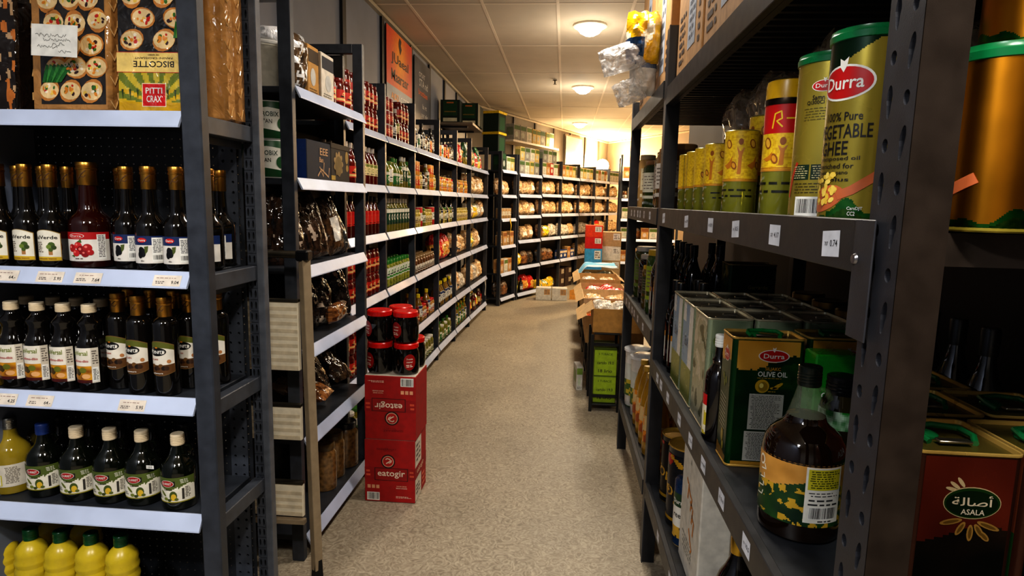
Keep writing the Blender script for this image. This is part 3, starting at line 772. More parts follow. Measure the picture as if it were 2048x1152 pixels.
for px in (190,): gput('pom',b_pom,px,1.70,Z2,R(10),'gold-capped bottle standing behind the pomegranate syrup','bottle','bottles behind the pomegranate syrup')
for px in (252,309,367): gput('blue',b_blue,px,1.695,Z2,R(5),'gold-capped dark bottle in the row behind the blue labels','bottle','back row of blue-labelled bottles')
# shelf three
for i,(px,ord_) in enumerate(((36,'leftmost'),(87,'second'),(138,'third'),(189,'rightmost'))):
    gput('ran',b_ran,px,1.57,Z3,R(6-3*i),ord_+' dark molasses bottle with cream cap and orange fruit label, middle shelf of near rack','bottle','molasses bottles with cream caps')
for px in (-18,): gput('yelbig',lambda:glassbottle('oil_bottle',.24,.042,'round',C(120,96,30),C(30,30,30),lab_yel,mat='oil'),px,1.56,Z3,0,'amber oil bottle cut off at the left edge of the middle shelf','bottle')
for px in (66,118,164,212): gput('ran',b_ran,px,1.66,Z3,0,'cream-capped dark bottle in the second row of the middle shelf','bottle','second row of molasses bottles')
gput('ranold',lambda:glassbottle('sauce_bottle',.255,.036,'waist',C(40,26,8),C(120,90,50),None,capr=.018),22,1.72,Z3,0,'brown-capped bottle at the back left of the middle shelf','bottle')
for px,y,lab in ((246,1.60,'slim dark bottle with gold cap and olive oval label, first of three'),(286,1.565,'slim dark bottle with gold cap and olive oval label, middle of three'),(338,1.56,'slim dark bottle with gold cap and olive oval label, third of three'),(386,1.635,'slim gold-capped bottle half hidden by the corner post on the middle shelf'),(438,1.68,'slim gold-capped bottle standing right of the corner post')):
    gput('point',b_point,px,y,Z3,R(-4),lab,'bottle','slim gold-capped bottles')
for px in (268,312,356): gput('point',b_point,px,1.68,Z3,0,'slim gold-capped bottle in the back row of the middle shelf','bottle','back row of slim gold-capped bottles')
# shelf four
gput('yel',b_yel,30,1.60,Z4,R(4),'clear bottle of yellow oil with silver cap on the lower shelf','bottle')
capn=[(CREAM,162,'green-glass olive oil bottle with cream cap right beside the blue-capped one'),(CREAM,228,'olive oil bottle with cream cap, third from the yellow oil bottle'),(CREAM,291,'olive oil bottle with cream cap and small price sticker on its neck'),(CREAM,362,'olive oil bottle with cream cap nearest the corner post on the lower shelf')]
gput('durb',lambda:b_dur(C(24,50,110)),96,1.595,Z4,R(10),'dark olive oil bottle with blue cap and green white label','bottle','olive oil bottles on the lower shelf')
for c_,px,lab in capn: gput('durc',lambda:b_dur(CREAM),px,1.585-(.01 if px>300 else 0),Z4,R(12 if px<330 else 2),lab,'bottle','olive oil bottles on the lower shelf')
o=at(299,935,Y=1.53); a=Art(plane(o.x,1.532,o.z),mat='matte'); a.rect(-.011,-.005,.011,.005,WHT,z=0); a.txt('1215',0,0,.005,INK,z=.0004)
tag(a.m.build('price_sticker'),'tiny white sticker on the shoulder of an olive oil bottle','sticker')
for px in (2,66): gput('yelback',lambda:glassbottle('oil_bottle',.225,.045,'jugish',C(70,60,20),C(190,180,160),None,capr=.0185),px,1.69,Z4,0,'bottle in the back row of the lower shelf, left end','bottle','back row of oil bottles, left end')
for px in (128,189,250,311,372): gput('durdark',lambda:glassbottle('oil_bottle',.19,.044,'jugish',DG,C(14,14,14),None,capr=.016),px,1.70,Z4,0,'black-capped dark bottle in the back row of the lower shelf','bottle','dark back row on the lower shelf')
# shelf five : lemon juice
z5=at(195,1064,Y=1.58).z-.25; GZ5=z5
for i,(px,ord_) in enumerate(((14,'leftmost'),(74,'second'),(133,'third'),(193,'fourth'),(252,'rightmost'))):
    gput('lemon',b_lemon,px,1.575,z5+.004,R(40*i),ord_+' ribbed yellow lemon juice bottle with green cap in the front row','bottle','lemon juice bottles in front')
for px in (48,115,180): gput('lemon',b_lemon,px,1.69,z5+.004,R(20),'yellow lemon juice bottle in the back row of the lowest shelf','bottle','back row of lemon juice bottles')

# ---- wrapped packs on the top shelf
KRAFT=C(178,128,72)
def toast(a,cx,cy,r,seed,z=.0012):
    rn=random.Random(seed); a.ell(cx,cy,r*1.05,r*.85,C(200,130,60),z=z,n=14,rot=rn.random()*3); a.ell(cx,cy,r*.92,r*.72,C(238,206,150),z=z+.0003,n=14)
    for i in range(13):
        t=rn.random()*2*PI; q=r*.62*math.sqrt(rn.random()); a.ell(cx+q*math.cos(t),cy+q*.8*math.sin(t),r*rn.uniform(.1,.24),r*rn.uniform(.08,.18),rn.choice([C(196,40,26),C(230,140,40),C(60,110,40),C(250,236,210),C(60,30,30),C(240,200,90)]),z=z+.0005+.00004*i,n=7,rot=rn.random()*3,rings=1)
def pack_body(w,h,d,seed):
    def mk(uu,vv): pass
    b=M(); b.box(-w/2,w/2,0,d,0,h,KRAFT,'wrap',b=.008)
    for i in range(6): # crumpled wrapper folds
        z=h*(i+.5)/6; b.tube([(-w/2+.002,.004,z),(-w/2-.004,.01+.004*(i%2),z+.02),(-w/2,.03,z+.03)],.002,5,C(205,160,100),'wrap'); b.tube([(w/2-.002,.004,z),(w/2+.004,.012,z-.02),(w/2,.03,z+.01)],.002,5,C(205,160,100),'wrap')
    return b
def b_packA():
    w,h,d=.226,.37,.075; a=Art(plane(0,0,0),mat='wrap',du=.05)
    a.bg(-w/2+.030,.020,w/2-.012,h-.01,lambda u,v:mixc(C(28,26,28),C(50,44,40),.5+nz(u,v,30)),res=.01,z=.0006)
    k=0
    for j in range(6):
        for i in range(3): toast(a,-.058+.060*i+(.018 if j%2 else 0)+.008*nz(i,j,3.3,1),.055+.057*j+.008*nz(i,j,2.7,4),.032+.004*nz(i,j,1.9,2),k*5+3,z=.0012+.0002*(k%3)); k+=1
    for t in range(7): x=-.078+.007*t; a.poly([(x,.075),(x+.012,.075),(x+.02+.004*t,.118),(x+.012+.004*t,.122)],[C(30,100,40),C(60,140,60)][t%2],z=.0022)
    a.txt('OUR KIC',.012,.120,.010,WHT,z=.0026)
    for t in range(7): x=.02+.01*t; a.poly([(x,.30),(x+.004,.30),(x+.03,.35),(x+.022,.352)],[C(190,150,30),C(110,120,30)][t%2],z=.0022)
    return make('toast_pack',[('kraft_wrapper',pack_body(w,h,d,1)),('printed_front',a.m)])
seed_=4
def b_packB():
    w,h,d=.196,.37,.072; a=Art(plane(0,0,0),mat='wrap',du=.05)
    def f(u,v):
        if v<.028: return C(206,160,20)
        if v<.105:
            k=math.sin(math.atan2(v-.02,u)*16+nz(u,v,20)); return C(112,124,36) if k>0 else (C(200,176,50) if v>.06 else C(210,170,30))
        return mixc(C(30,28,28),C(46,42,40),.5+nz(u,v,30))
    a.bg(-w/2+.006,.004,w/2-.006,h-.01,f,res=.004,z=.0006)
    a.rect(-w/2+.002,.104,w/2-.002,.153,C(238,206,120),z=.0012); a.rect(-w/2+.002,.153,w/2-.002,.1545,C(190,30,30),z=.0014); a.rect(-w/2+.002,.1025,w/2-.002,.104,C(190,30,30),z=.0014)
    a.txt('BISCOTTE',.002,.124,.0155,INK,z=.0018,w=.108,rot=PI); a.txt('PANINI CROISSANT',.002,.139,.005,C(60,40,20),z=.0018,w=.10,rot=PI); a.txt('OB NAIIBO',.002,.147,.004,C(60,40,20),z=.0018,w=.03,rot=PI)
    a.rect(-.030,.016,.034,.076,C(240,226,180),z=.0013); a.rect(-.028,.018,.032,.074,C(206,24,22),z=.0016); a.txt('PITTI',.002,.057,.015,WHT,z=.002,w=.044); a.txt('CRAX',.002,.036,.017,WHT,z=.002,w=.040)
    for t in range(9): x=-.085+.02*t; a.poly([(x,.060),(x+.006,.060),(x+.004,.032)],C(50,66,24),z=.0014)
    k=0
    for j in range(4):
        for i in range(2): toast(a,-.045+.085*i+(.02 if j%2 else -.01),.185+.055*j,.031,k*7+1); k+=1
    for t in range(6): x=.055+.006*t; a.poly([(x,.19),(x+.006,.19),(x+.012,.23),(x+.006,.232)],[C(40,110,40),C(90,150,50)][t%2],z=.0022)
    return make('toast_pack',[('kraft_wrapper',pack_body(w,h,d,2)),('printed_front',a.m)])
def b_packD():
    w,h,d=.20,.34,.07; m=M(); m.grid(lambda u,v:Vector((-w/2+w*u,-.008*nz(u*3,v*6,1,3)-.004,h*v)),50,80,lambda u,v:(C(206,120,50) if nz(u,v,9,2)>.25 else C(196,160,120) if nz(u,v,12,5)>.32 else C(34,24,18)),'wrap')
    m.box(-w/2,w/2,0,d,0,h,C(40,28,20),'wrap',b=.01); return make('snack_pack',[('wrapper',m)])
Z1=GZ[0]-.003
for j,(px,y) in enumerate(((-38,1.555),(15,1.64))): put('packD',b_packD,(xat(px,y,Z1)+.0,y,Z1),R(3),'dark glossy snack pack at the left edge of the top shelf'+(', behind' if j else ''),'packet',None,tilt=(R(-4),0))
put('packA',b_packA,(xat(141,1.55,Z1),1.552,Z1),R(-2),'brown wrapped toast pack with photo front and handwritten card, top shelf','packet',None,tilt=(R(-3.5),0))
put('packB',b_packB,(xat(303,1.55,Z1),1.560,Z1),R(2),'brown toast pack with upside-down yellow band and red logo square','packet',None,tilt=(R(-4),0))
for k in range(2): put('packK%d'%k,lambda:make('toast_pack',[('kraft_wrapper',pack_body(.2,.36,.05,3))]),(-1.025,1.660+.053*k,Z1),0,['kraft wrapped toast pack directly behind the yellow-banded one','rearmost kraft wrapped toast pack against the perforated back'][k],'packet')
p=at(118,84,Y=1.535); a=Art(plane(0,0,0),mat='matte'); a.rect(-.064,-.039,.064,.039,WHT,z=0)
rn=random.Random(5)
for row,(x0,x1,y) in enumerate(((-.052,.034,.012),(-.03,.048,.002),(-.005,.03,-.010),(-.046,.012,-.016),(.012,.05,-.028))):
    pts=[];x=x0
    while x<x1: pts.append((x,y+rn.uniform(-.004,.005)-.03*(x-x0)*.3)); x+=rn.uniform(.0018,.004)
    a.line(pts,.0011,INK,z=.0006)
o=a.m.build('note_card'); o.location=(p.x,1.520,p.z); o.rotation_euler=(R(-3),R(3),R(-2)); tag(o,'white card with black handwriting stuck on the brown toast pack','card')

# price tickets on the near rack's rails
def ticket(w=.075,h=.030,seed=1):
    a=Art(plane(0,0,0),mat='matte'); a.rect(-w/2,-h/2,w/2,h/2,C(226,214,198),z=0)
    a.lines(-w*.42,h*.14,w*.42,h*.34,1,C(150,120,110),z=.0004,seed=seed,h=.3); a.lines(-w*.42,-h*.32,-w*.05,-h*.02,2,C(90,80,76),z=.0004,seed=seed+1); a.txt(['64.-','5.95','7.64','9.04','4.25'][seed%5],w*.30,-h*.15,h*.30,INK,z=.0005); return a.m
for i,(px,z,pz) in enumerate(((10,1.30,0),(100,1.30,0),(176,1.30,0),(334,1.30,0),(8,.96,0),(80,.96,0),(264,.96,0))):
    o=ticket(seed=i).build('shelf_price_ticket'); y=1.4985; zz=z-.021; o.location=(xat(px,y,zz),y,zz); o.rotation_euler=(R(-28),0,0)
    tag(o,['cream price ticket at the left edge under the white-labelled bottles','cream price ticket under the second and third white-labelled bottles','cream price ticket under the pomegranate syrup','cream price ticket under the blue-labelled bottles','cream price ticket at the left edge under the molasses bottles','cream price ticket under the second molasses bottle','cream price ticket under the slim gold-capped bottles'][i],'price tag')
# ================================================================== generic stock
def jar_parts(h,R_,cont,lid,lab,seg=16,labz=(.22,.62),mat='contents',full=False):
    P=bottle_prof(h*1.0,R_,'jar'); b=M().lathe(P,seg,cont,mat)
    l=M().lathe([(R_*.84,h*.86),(R_*.86,h*.87),(R_*.86,h*.98),(R_*.8,h),(0,h)],seg,lid,'gloss')
    parts=[('jar_body',b),('lid',l)]
    if lab:
        a=Art(cyl(R_),du=R_*.35,mat='satin'); hw=R_*1.25
        a.rect(-hw,h*labz[0],hw,h*labz[1],lab[0],z=.0006)
        a.rect(-hw,h*(labz[0]+.04),hw,h*(labz[0]+.12),lab[1],z=.0009); a.ell(0,h*(labz[0]*.4+labz[1]*.6),R_*.5,h*.09,lab[1],z=.0010,n=10,rings=1)
        a.lines(-hw*.6,h*(labz[0]+.14),hw*.6,h*(labz[0]+.22),1,INK,z=.0012)
        parts.append(('label',a.m))
    return parts
def sauce_parts(h,R_,glass,cap,lab,kind='round',seg=14,mat='bottleglass',lz=(.12,.48)):
    P=bottle_prof(h,R_,kind); b=M().lathe(P,seg,glass,mat); r=P[-1][0]*1.3
    parts=[('bottle_body',b),('cap',M().lathe([(r,P[-1][1]-.004),(r,h-.002),(0,h)],12,cap,'gloss'))]
    if lab:
        a=Art(cyl(R_),du=R_*.35,mat='satin'); hw=R_*1.3; z0,z1=h*lz[0],h*lz[1]
        a.rect(-hw,z0,hw,z1,lab[0],z=.0006); a.rect(-hw,z1-(z1-z0)*.28,hw,z1-(z1-z0)*.05,lab[1],z=.0009); a.ell(0,(z0+z1)/2-.005,R_*.55,(z1-z0)*.2,lab[1],z=.001,n=10,rings=1)
        a.lines(-hw*.6,z0+.004,hw*.6,z0+.012,1,INK,z=.0012); parts.append(('label',a.m))
    return parts
def can_parts(h,R_,col,lid,lab=None,seg=16,mat='satin'):
    b=M().lathe([(0,0),(R_*.96,0),(R_,.003),(R_,h-.004),(R_*.97,h-.001),(R_*.93,h-.003),(0,h-.003)],seg,lambda z:lid if z>h*.88 or z<h*.04 else col,mat)
    parts=[('can_body',b)]
    if lab:
        a=Art(cyl(R_),du=R_*.35,mat='satin'); a.rect(-R_*1.1,h*.3,R_*1.1,h*.7,lab[0],z=.0006); a.ell(0,h*.55,R_*.6,h*.14,lab[1],z=.001,n=10,rings=1); parts.append(('label',a.m))
    return parts
def bag_mesh(w,h,t,seed,colf,mat='film',nu=14,nv=18,lean=0,crimp=True,back=True):
    m=M()
    for side in (-1,1):
        def fn(u,v):
            a=2*u-1;b=2*v-1
            e=max(0,1-abs(a)**2.6)**.5*max(0,1-abs(b)**3.2)**.6
            n1=noise.noise(Vector((a*2.2,b*2.6,seed*3.1+side))); n2=noise.noise(Vector((a*6,b*7,seed*1.7)))
            th=t*.5*e*(1+.35*n1+.18*n2)
            wx=w*.5*(1-.10*abs(b)**4 - (.25*max(0,b-.6)/.4 if crimp else 0)+.04*noise.noise(Vector((0,b*5,seed))))
            z=h*v+ .02*h*noise.noise(Vector((a*3,0,seed))) *(v)
            return Vector((a*wx, side*th+ (0.012*math.sin(a*9+seed) if v>.93 else 0), max(0,z)))
        m.grid(fn,nu,nv,colf,mat)
        if side==1:
            k=(nu)*(nv); m.f[-k:]=[f[::-1] for f in m.f[-k:]]
    return m
def bagcol(kind,seed):
    def f(u,v):
        n=nz(u*3,v*3,1,seed); n2=nz(u*9,v*9,1,seed+5)
        if kind=='tan': return mixc(C(232,200,150),C(176,128,76),max(0,min(1,.5+n2)))
        if kind=='label': return C(236,230,218) if (.22<u<.75 and .25<v<.55) else mixc(C(226,196,150),C(166,120,76),max(0,min(1,.5+n2)))
        if kind=='white': return mixc(C(226,218,204),C(176,160,136),max(0,min(1,.5+n2)))
        if kind=='red': return C(196,28,22) if (v>.62 or v<.12 or n>.3) else mixc(C(230,190,90),C(206,110,30),max(0,min(1,.5+n2)))
        if kind=='green': return C(18,96,36) if v>.35 or n>.1 else C(210,190,60)
        if kind=='redwhite': return C(206,30,30) if (int(v*9)%3 or n>.2) else C(238,232,224)
        if kind=='yellow': return C(236,196,40) if n>-.12 else (C(30,110,50) if n2>0 else C(240,232,214))
        if kind=='dark': return mixc(C(34,26,22),C(92,66,40),max(0,min(1,.3+n2)))
        if kind=='nuts': return mixc(C(150,96,50),C(70,40,20),max(0,min(1,.5+1.4*n2))) if v<.7 else C(120,100,80)
        if kind=='mixed': return C(30,32,46) if n>.15 else mixc(C(214,150,80),C(236,222,190),max(0,min(1,.5+n2)))
    return f
def bag(name,w,h,t,seed,kind,mat='film',crimp=True,nu=12,nv=14): return lambda:make(name,[('bag',bag_mesh(w,h,t,seed,bagcol(kind,seed),mat,nu,nv,crimp=crimp))],False)
def box_parts(w,h,d,base,acc,seed=0,text=None,win=None,mat='card'):
    b=M().box(-w/2,w/2,0,d,0,h,base,mat,b=.003); parts=[('carton',b)]
    a=Art(plane(0,0,0),mat=mat,du=1); rn=random.Random(seed)
    a.rect(-w*.46,h*.66,w*.46,h*.92,acc,z=.001); a.ell(rn.uniform(-.1,.1)*w,h*.38,w*.24,h*.18,mixc(acc,WHT,.5),z=.001,n=14,rings=1); a.lines(-w*.4,h*.06,w*.4,h*.16,2,mixc(base,INK,.7),z=.0012,seed=seed)
    if text: a.txt(text,0,h*.79,h*.12,WHT,z=.0016,w=w*.7)
    # side print
    s_=Art(plane(-w/2,d/2,0,(0,-1,0),(0,0,1),(-1,0,0)),mat=mat,du=1); s_.rect(-d*.4,h*.3,d*.4,h*.8,mixc(acc,base,.4),z=.001)
    a.m.ext(s_.m); parts.append(('print',a.m)); return parts
PG=C(110,104,30)
CAT={}
def cat_(k,fn,w,h,name,cat,desc): CAT[k]=(fn,w,h,name,cat,desc)
def mk(name,pf): return lambda near:make(name,pf(),near)
cat_('redcan',mk('food_can',lambda:can_parts(.088,.038,C(130,20,18),C(225,222,215),(C(190,60,40),C(230,200,150)))),.079,.088,'food_can','can','red can with white rim')
cat_('jar_green',mk('pickle_jar',lambda:jar_parts(.15,.038,PG,C(60,110,40),(C(226,222,206),C(90,120,60)))),.079,.15,'pickle_jar','jar','jar of green pickles with white label')
cat_('jar_greenlid',mk('pickle_jar',lambda:jar_parts(.175,.034,C(126,130,44),C(40,120,40),(C(226,228,214),C(70,140,60)),labz=(.3,.72))),.071,.175,'pickle_jar','jar','green-lidded jar of pale pickles')
cat_('jar_white',mk('olive_jar',lambda:jar_parts(.17,.052,C(130,120,40),C(110,130,60),(C(235,232,224),C(200,196,180)),labz=(.2,.7))),.108,.17,'olive_jar','jar','wide jar with a large white label')
cat_('jar_orange',mk('preserve_jar',lambda:jar_parts(.14,.036,C(196,120,30),C(200,150,60),(C(236,200,90),C(190,80,30)))),.075,.14,'preserve_jar','jar','orange preserve jar with gold lid')
cat_('jar_yellow',mk('preserve_jar',lambda:jar_parts(.14,.040,C(170,150,60),C(190,170,90),(C(226,210,160),C(150,120,50)))),.083,.14,'preserve_jar','jar','yellow-green jar with gold lid')
cat_('jar_brown',mk('date_jar',lambda:jar_parts(.13,.042,C(90,52,22),C(150,120,80),(C(230,224,210),C(90,60,40)),labz=(.1,.5))),.087,.13,'date_jar','jar','brown jar with small white label')
cat_('jar_red',mk('sauce_jar',lambda:jar_parts(.14,.037,C(84,14,8),C(110,20,14),(C(190,40,26),C(230,190,120)))),.077,.14,'sauce_jar','jar','dark red sauce jar with red lid')
cat_('jar_redlid',mk('relish_jar',lambda:jar_parts(.13,.038,C(170,120,60),C(200,22,18),(C(232,226,214),C(170,60,40)))),.079,.13,'relish_jar','jar','relish jar with bright red lid')
cat_('jar_dark',mk('olive_jar',lambda:jar_parts(.145,.04,C(28,20,14),C(30,30,34),(C(220,216,206),C(60,60,60)))),.083,.145,'olive_jar','jar','dark jar with black lid')
cat_('jar_olive',mk('olive_jar',lambda:jar_parts(.15,.046,C(96,92,22),C(210,206,196),(C(232,226,200),C(70,96,40)),labz=(.1,.45))),.096,.15,'olive_jar','jar','large jar of green olives')
cat_('ketchup',mk('sauce_bottle',lambda:sauce_parts(.225,.036,C(80,12,8),C(180,170,160),(C(226,206,150),C(120,130,50)),lz=(.25,.55))),.075,.225,'sauce_bottle','bottle','red sauce bottle with cream label')
cat_('redlab',mk('sauce_bottle',lambda:sauce_parts(.235,.033,C(70,14,6),C(30,26,24),(C(206,36,24),C(190,20,16)),lz=(.28,.62))),.07,.235,'sauce_bottle','bottle','dark bottle with plain red label')
cat_('greenb',mk('dressing_bottle',lambda:sauce_parts(.225,.034,C(130,120,40),C(210,205,195),(C(14,62,40),C(230,226,210)),lz=(.22,.70),mat='oil')),.070,.225,'dressing_bottle','bottle','clear bottle with dark green label')
cat_('gw',mk('oil_bottle',lambda:sauce_parts(.20,.034,C(120,128,30),C(60,120,50),(C(40,110,50),C(228,224,206)),lz=(.1,.5),mat='oil')),.070,.20,'oil_bottle','bottle','green oil bottle with green label')
cat_('yelcap',mk('juice_bottle',lambda:sauce_parts(.235,.036,C(150,110,30),C(224,200,40),(C(228,226,214),C(40,60,110)),lz=(.2,.6),mat='oil')),.074,.235,'juice_bottle','bottle','amber bottle with yellow cap')
cat_('darkb',mk('vinegar_bottle',lambda:sauce_parts(.225,.035,C(22,14,10),C(20,20,20),(C(224,218,206),C(30,40,70)),lz=(.2,.55))),.073,.225,'vinegar_bottle','bottle','dark bottle with pale label')
cat_('whitecan',mk('food_tin',lambda:can_parts(.12,.048,C(222,222,212),C(150,150,146),(C(40,100,50),C(222,222,212)))),.10,.12,'food_tin','can','white tin with green print')
cat_('redtin',mk('food_tin',lambda:can_parts(.16,.045,C(190,20,20),C(200,190,170),(C(230,226,214),C(20,60,30)))),.094,.16,'food_tin','can','tall red tin')
cat_('orcan',mk('food_tin',lambda:can_parts(.11,.04,C(222,140,30),C(200,170,90),(C(200,60,30),C(240,220,150)))),.084,.11,'food_tin','can','orange tin')
for k,(kd,w,h,t,cd) in enumerate((('tan',.22,.24,.13,'bulging tan cellophane bag of dried goods'),('label',.21,.24,.12,'cellophane bag with white label'),('white',.24,.22,.14,'pale paper-coloured bag'),('red',.22,.26,.13,'red and yellow snack bag'),('green',.16,.30,.08,'green upright packet'),('redwhite',.13,.24,.06,'red and white striped packet'),('yellow',.24,.22,.13,'yellow printed bag'),('dark',.2,.24,.12,'dark cellophane bag'),('nuts',.2,.22,.12,'clear bag of brown nuts'),('mixed',.22,.25,.13,'black and tan patterned bag'))):
    for s_ in range(2):
        cat_('%s%d'%(kd,s_),(lambda kd,w,h,t,sd:(lambda near:bag('%s_bag'%('snack' if kd in('red','redwhite','green','mixed') else 'food'),w,h,t,sd,kd)()))(kd,w*(1-.08*s_),h*(1-.12*s_),t,k*2+s_+1),w*(1-.08*s_),h,'food_bag','bag',cd)
def cart(k,w,h,d,base,acc,desc,text=None,mat='card'): cat_(k,lambda near:make('carton_box',box_parts(w,h,d,base,acc,hash(k)%7 if False else len(k),text,mat=mat),near),w+.008,h,'carton_box','box',desc)
cart('box_white',.15,.2,.12,C(214,206,190),C(96,120,50),'white carton with green print')
cart('box_grey',.17,.2,.12,C(150,146,136),C(70,96,50),'grey carton with green print')
cart('box_food',.14,.2,.10,C(208,180,110),C(96,110,40),'carton printed with food')
cart('box_green',.16,.24,.14,C(14,44,24),C(30,80,40),'dark green carton')
cart('box_blue',.15,.15,.1,C(30,60,120),C(220,200,170),'blue food carton')
cart('box_red',.11,.2,.1,C(180,34,30),C(235,220,190),'red carton')
cart('box_tan',.13,.2,.11,C(196,150,90),C(150,90,40),'tan carton')
cat_('tub',mk('plastic_tub',lambda:can_parts(.15,.05,C(190,150,96),C(210,200,180),(C(226,216,190),C(160,110,60)))),.105,.15,'plastic_tub','tub','tan plastic tub')

LW=['top shelf','second shelf','third shelf','fourth shelf','fifth shelf','lowest shelf']
cnt=[0]
def fill(fr,li,seq,bay,near=False,rows=2,stack={},inset=.03,gap=.004,d0=.012,zoff=0,x0=None,x1=None,tag2=''):
    """stand goods from left to right along one shelf; rows further back use the same kinds"""
    z=fr.levels[li]-.0035+zoff; x=inset if x0 is None else x0; xe=(fr.w-inset) if x1 is None else x1
    i=0; rn=random.Random(li*31+int(fr.p0.y*100))
    while True:
        k=seq[i%len(seq)]; i+=1
        st=1
        if isinstance(k,tuple): k,st=k
        fn,w,h,name,cat,desc=CAT[k]
        if x+w>xe: break
        for r in range(rows):
            dd=d0+w/2+r*(w+.012); isbag=cat=='bag'; isbox=cat=='box'
            if isbag: dd=d0+.075+r*.15
            if isbox: dd=d0+r*.16
            if dd+w/2>fr.d-.02 and r: break
            if isbag and r and fr.d<.35: break
            for s_ in range(st):
                lean=R(-5-6*rn.random()) if isbag else 0
                q=put((k,near),lambda:fn(near),fr.P(x+w/2+rn.uniform(-.002,.002),dd+rn.uniform(-.003,.003),z+s_*(h+.0005)),fr.ang+rn.uniform(-.12,.12)*(0.5 if isbox else 1.2 if isbag else 1),
                    (desc+(' behind' if r else '')+tag2+', '+LW[li]+', '+bay),cat,desc+(' rear' if r else '')+', '+LW[li]+', '+bay+tag2,tilt=(lean,0) if isbag else None)
                cnt[0]+=1
        x+=w+gap
# ---------------------------------------------------------------- bays along the left wall
b1,b2,b3,b4,b5,b6='second left bay','third left bay','fourth left bay','fifth left bay','sixth left bay','seventh left bay'
S=lambda k,n=1:[k]*n
fill(FB[0],0,[('jar_red',2)],b1,True); fill(FB[0],1,['ketchup'],b1,True); fill(FB[0],2,['redlab'],b1,True); fill(FB[0],3,[('jar_red',2)],b1,True); fill(FB[0],4,[('jar_red',2)],b1,True,rows=1); fill(FB[0],5,['jar_green','jar_olive'],b1,True,rows=1)
fill(FB[1],0,S(('redcan',3),3)+['jar_dark','ketchup']+S(('jar_red',2),3),b2,True)
fill(FB[1],1,['greenb','gw','jar_white','gw','gw','jar_green','greenb'],b2,True); fill(FB[1],2,['greenb'],b2,True)
fill(FB[1],3,['jar_greenlid'],b2,True); fill(FB[1],4,[('jar_redlid',1)],b2,True); fill(FB[1],5,['jar_olive','jar_green'],b2,True)
fill(FB[2],0,['orcan','darkb','whitecan','jar_dark','darkb','jar_brown','jar_dark'],b3,True,rows=1); fill(FB[2],0,[('jar_brown',1)],b3,True,rows=1,d0=.14,tag2=' back')
fill(FB[2],1,['greenb',('orcan',2),('orcan',2),'jar_yellow','jar_dark',('jar_brown',1)],b3,True); fill(FB[2],2,['jar_yellow','jar_yellow','jar_yellow','redtin','jar_green'],b3,True)
fill(FB[2],3,['jar_brown'],b3,True); fill(FB[2],4,['jar_redlid','jar_redlid','jar_red','yelcap'],b3,True); fill(FB[2],5,['jar_olive','jar_olive'],b3,True)
fill(FB[3],0,['jar_dark','orcan','whitecan','orcan','jar_red','orcan','jar_brown'],b4,rows=1); fill(FB[3],1,['jar_orange','jar_orange','jar_redlid'],b4); fill(FB[3],2,['jar_yellow','jar_green','darkb'],b4)
fill(FB[3],3,['jar_dark','red0','red1','red0'],b4,rows=1); fill(FB[3],4,['yelcap','darkb','yelcap'],b4,rows=1); fill(FB[3],5,['gw','jar_olive'],b4,rows=1)
fill(FB[4],0,['jar_dark','mixed1','red1','redwhite0','green0'],b5,rows=1); fill(FB[4],1,['jar_orange','jar_orange','jar_brown'],b5,rows=1); fill(FB[4],2,['jar_yellow'],b5,rows=1)
fill(FB[4],3,['mixed0','mixed1','tan1'],b5,rows=1); fill(FB[4],4,['white0','mixed0','white1'],b5,rows=1); fill(FB[4],5,['yelcap','gw'],b5,rows=1)
fill(FB[5],0,['green0','red0','green1','redwhite0','redwhite1','green0','redwhite0'],b6,rows=1); fill(FB[5],1,['label0','tan0','label1'],b6,rows=1); fill(FB[5],2,['white1','label0','yellow1'],b6,rows=1)
fill(FB[5],3,['label0','yellow0','tan1'],b6,rows=1); fill(FB[5],4,['label1','tan0','white0'],b6,rows=1); fill(FB[5],5,['ketchup','redlab','yellow1'],b6,rows=1)
bc='corner bay'
fill(FC,0,['box_green','box_white','box_food'],bc,rows=1); fill(FC,1,['label0','tan1'],bc,rows=1); fill(FC,2,['tub'],bc,rows=1); fill(FC,3,['tub','box_tan'],bc,rows=1); fill(FC,4,['box_tan','box_white'],bc,rows=1); fill(FC,5,['dark0','nuts0'],bc,rows=1)
# ---------------------------------------------------------------- far run
F_='%s far bay'
o6=['first','second','third','fourth','fifth','sixth']
tops=[['box_grey','box_white','box_food'],['box_white','box_tan','box_red'],['box_tan','box_food'],['box_white','box_food'],['box_white','box_tan'],['box_white']]
for i,fr in enumerate(FD):
    n=F_%o6[i]
    fill(fr,0,tops[i],n,rows=1); fill(fr,1,['tan0','tan1','label0'] if i%2==0 else ['tan1','label1','tan0'],n,rows=1)
    fill(fr,2,['label0','tan0','tan1'] if i%2 else ['tan1','tan0','label1'],n,rows=1)
    fill(fr,3,[['dark0','label1','label0'],['nuts0','yellow1','white0'],['white0','white1','tan1'],['white1','white0'],['tan0','red0'],['tan0']][i],n,rows=1)
    if i<4: fill(fr,4,[['yellow1','nuts0','dark1'],['dark1','nuts0','nuts1'],['box_blue','box_blue','box_tan'],['tan0','tan1']][i],n,rows=1)
    if i==0: fill(fr,5,['green0','darkb','red0','red1'],n,rows=1)
# ================================================================== unit A goods (behind the ladder)
LA_=LV_A; zA=[z-.0035 for z in LA_]
def A_(px,d,z): x=-1.035-d; return (x,min(yat(px,x,z),3.05),z)
AR=PI/2-0  # fronts face the aisle (+X)
def face_aisle(r=0): return PI/2+r
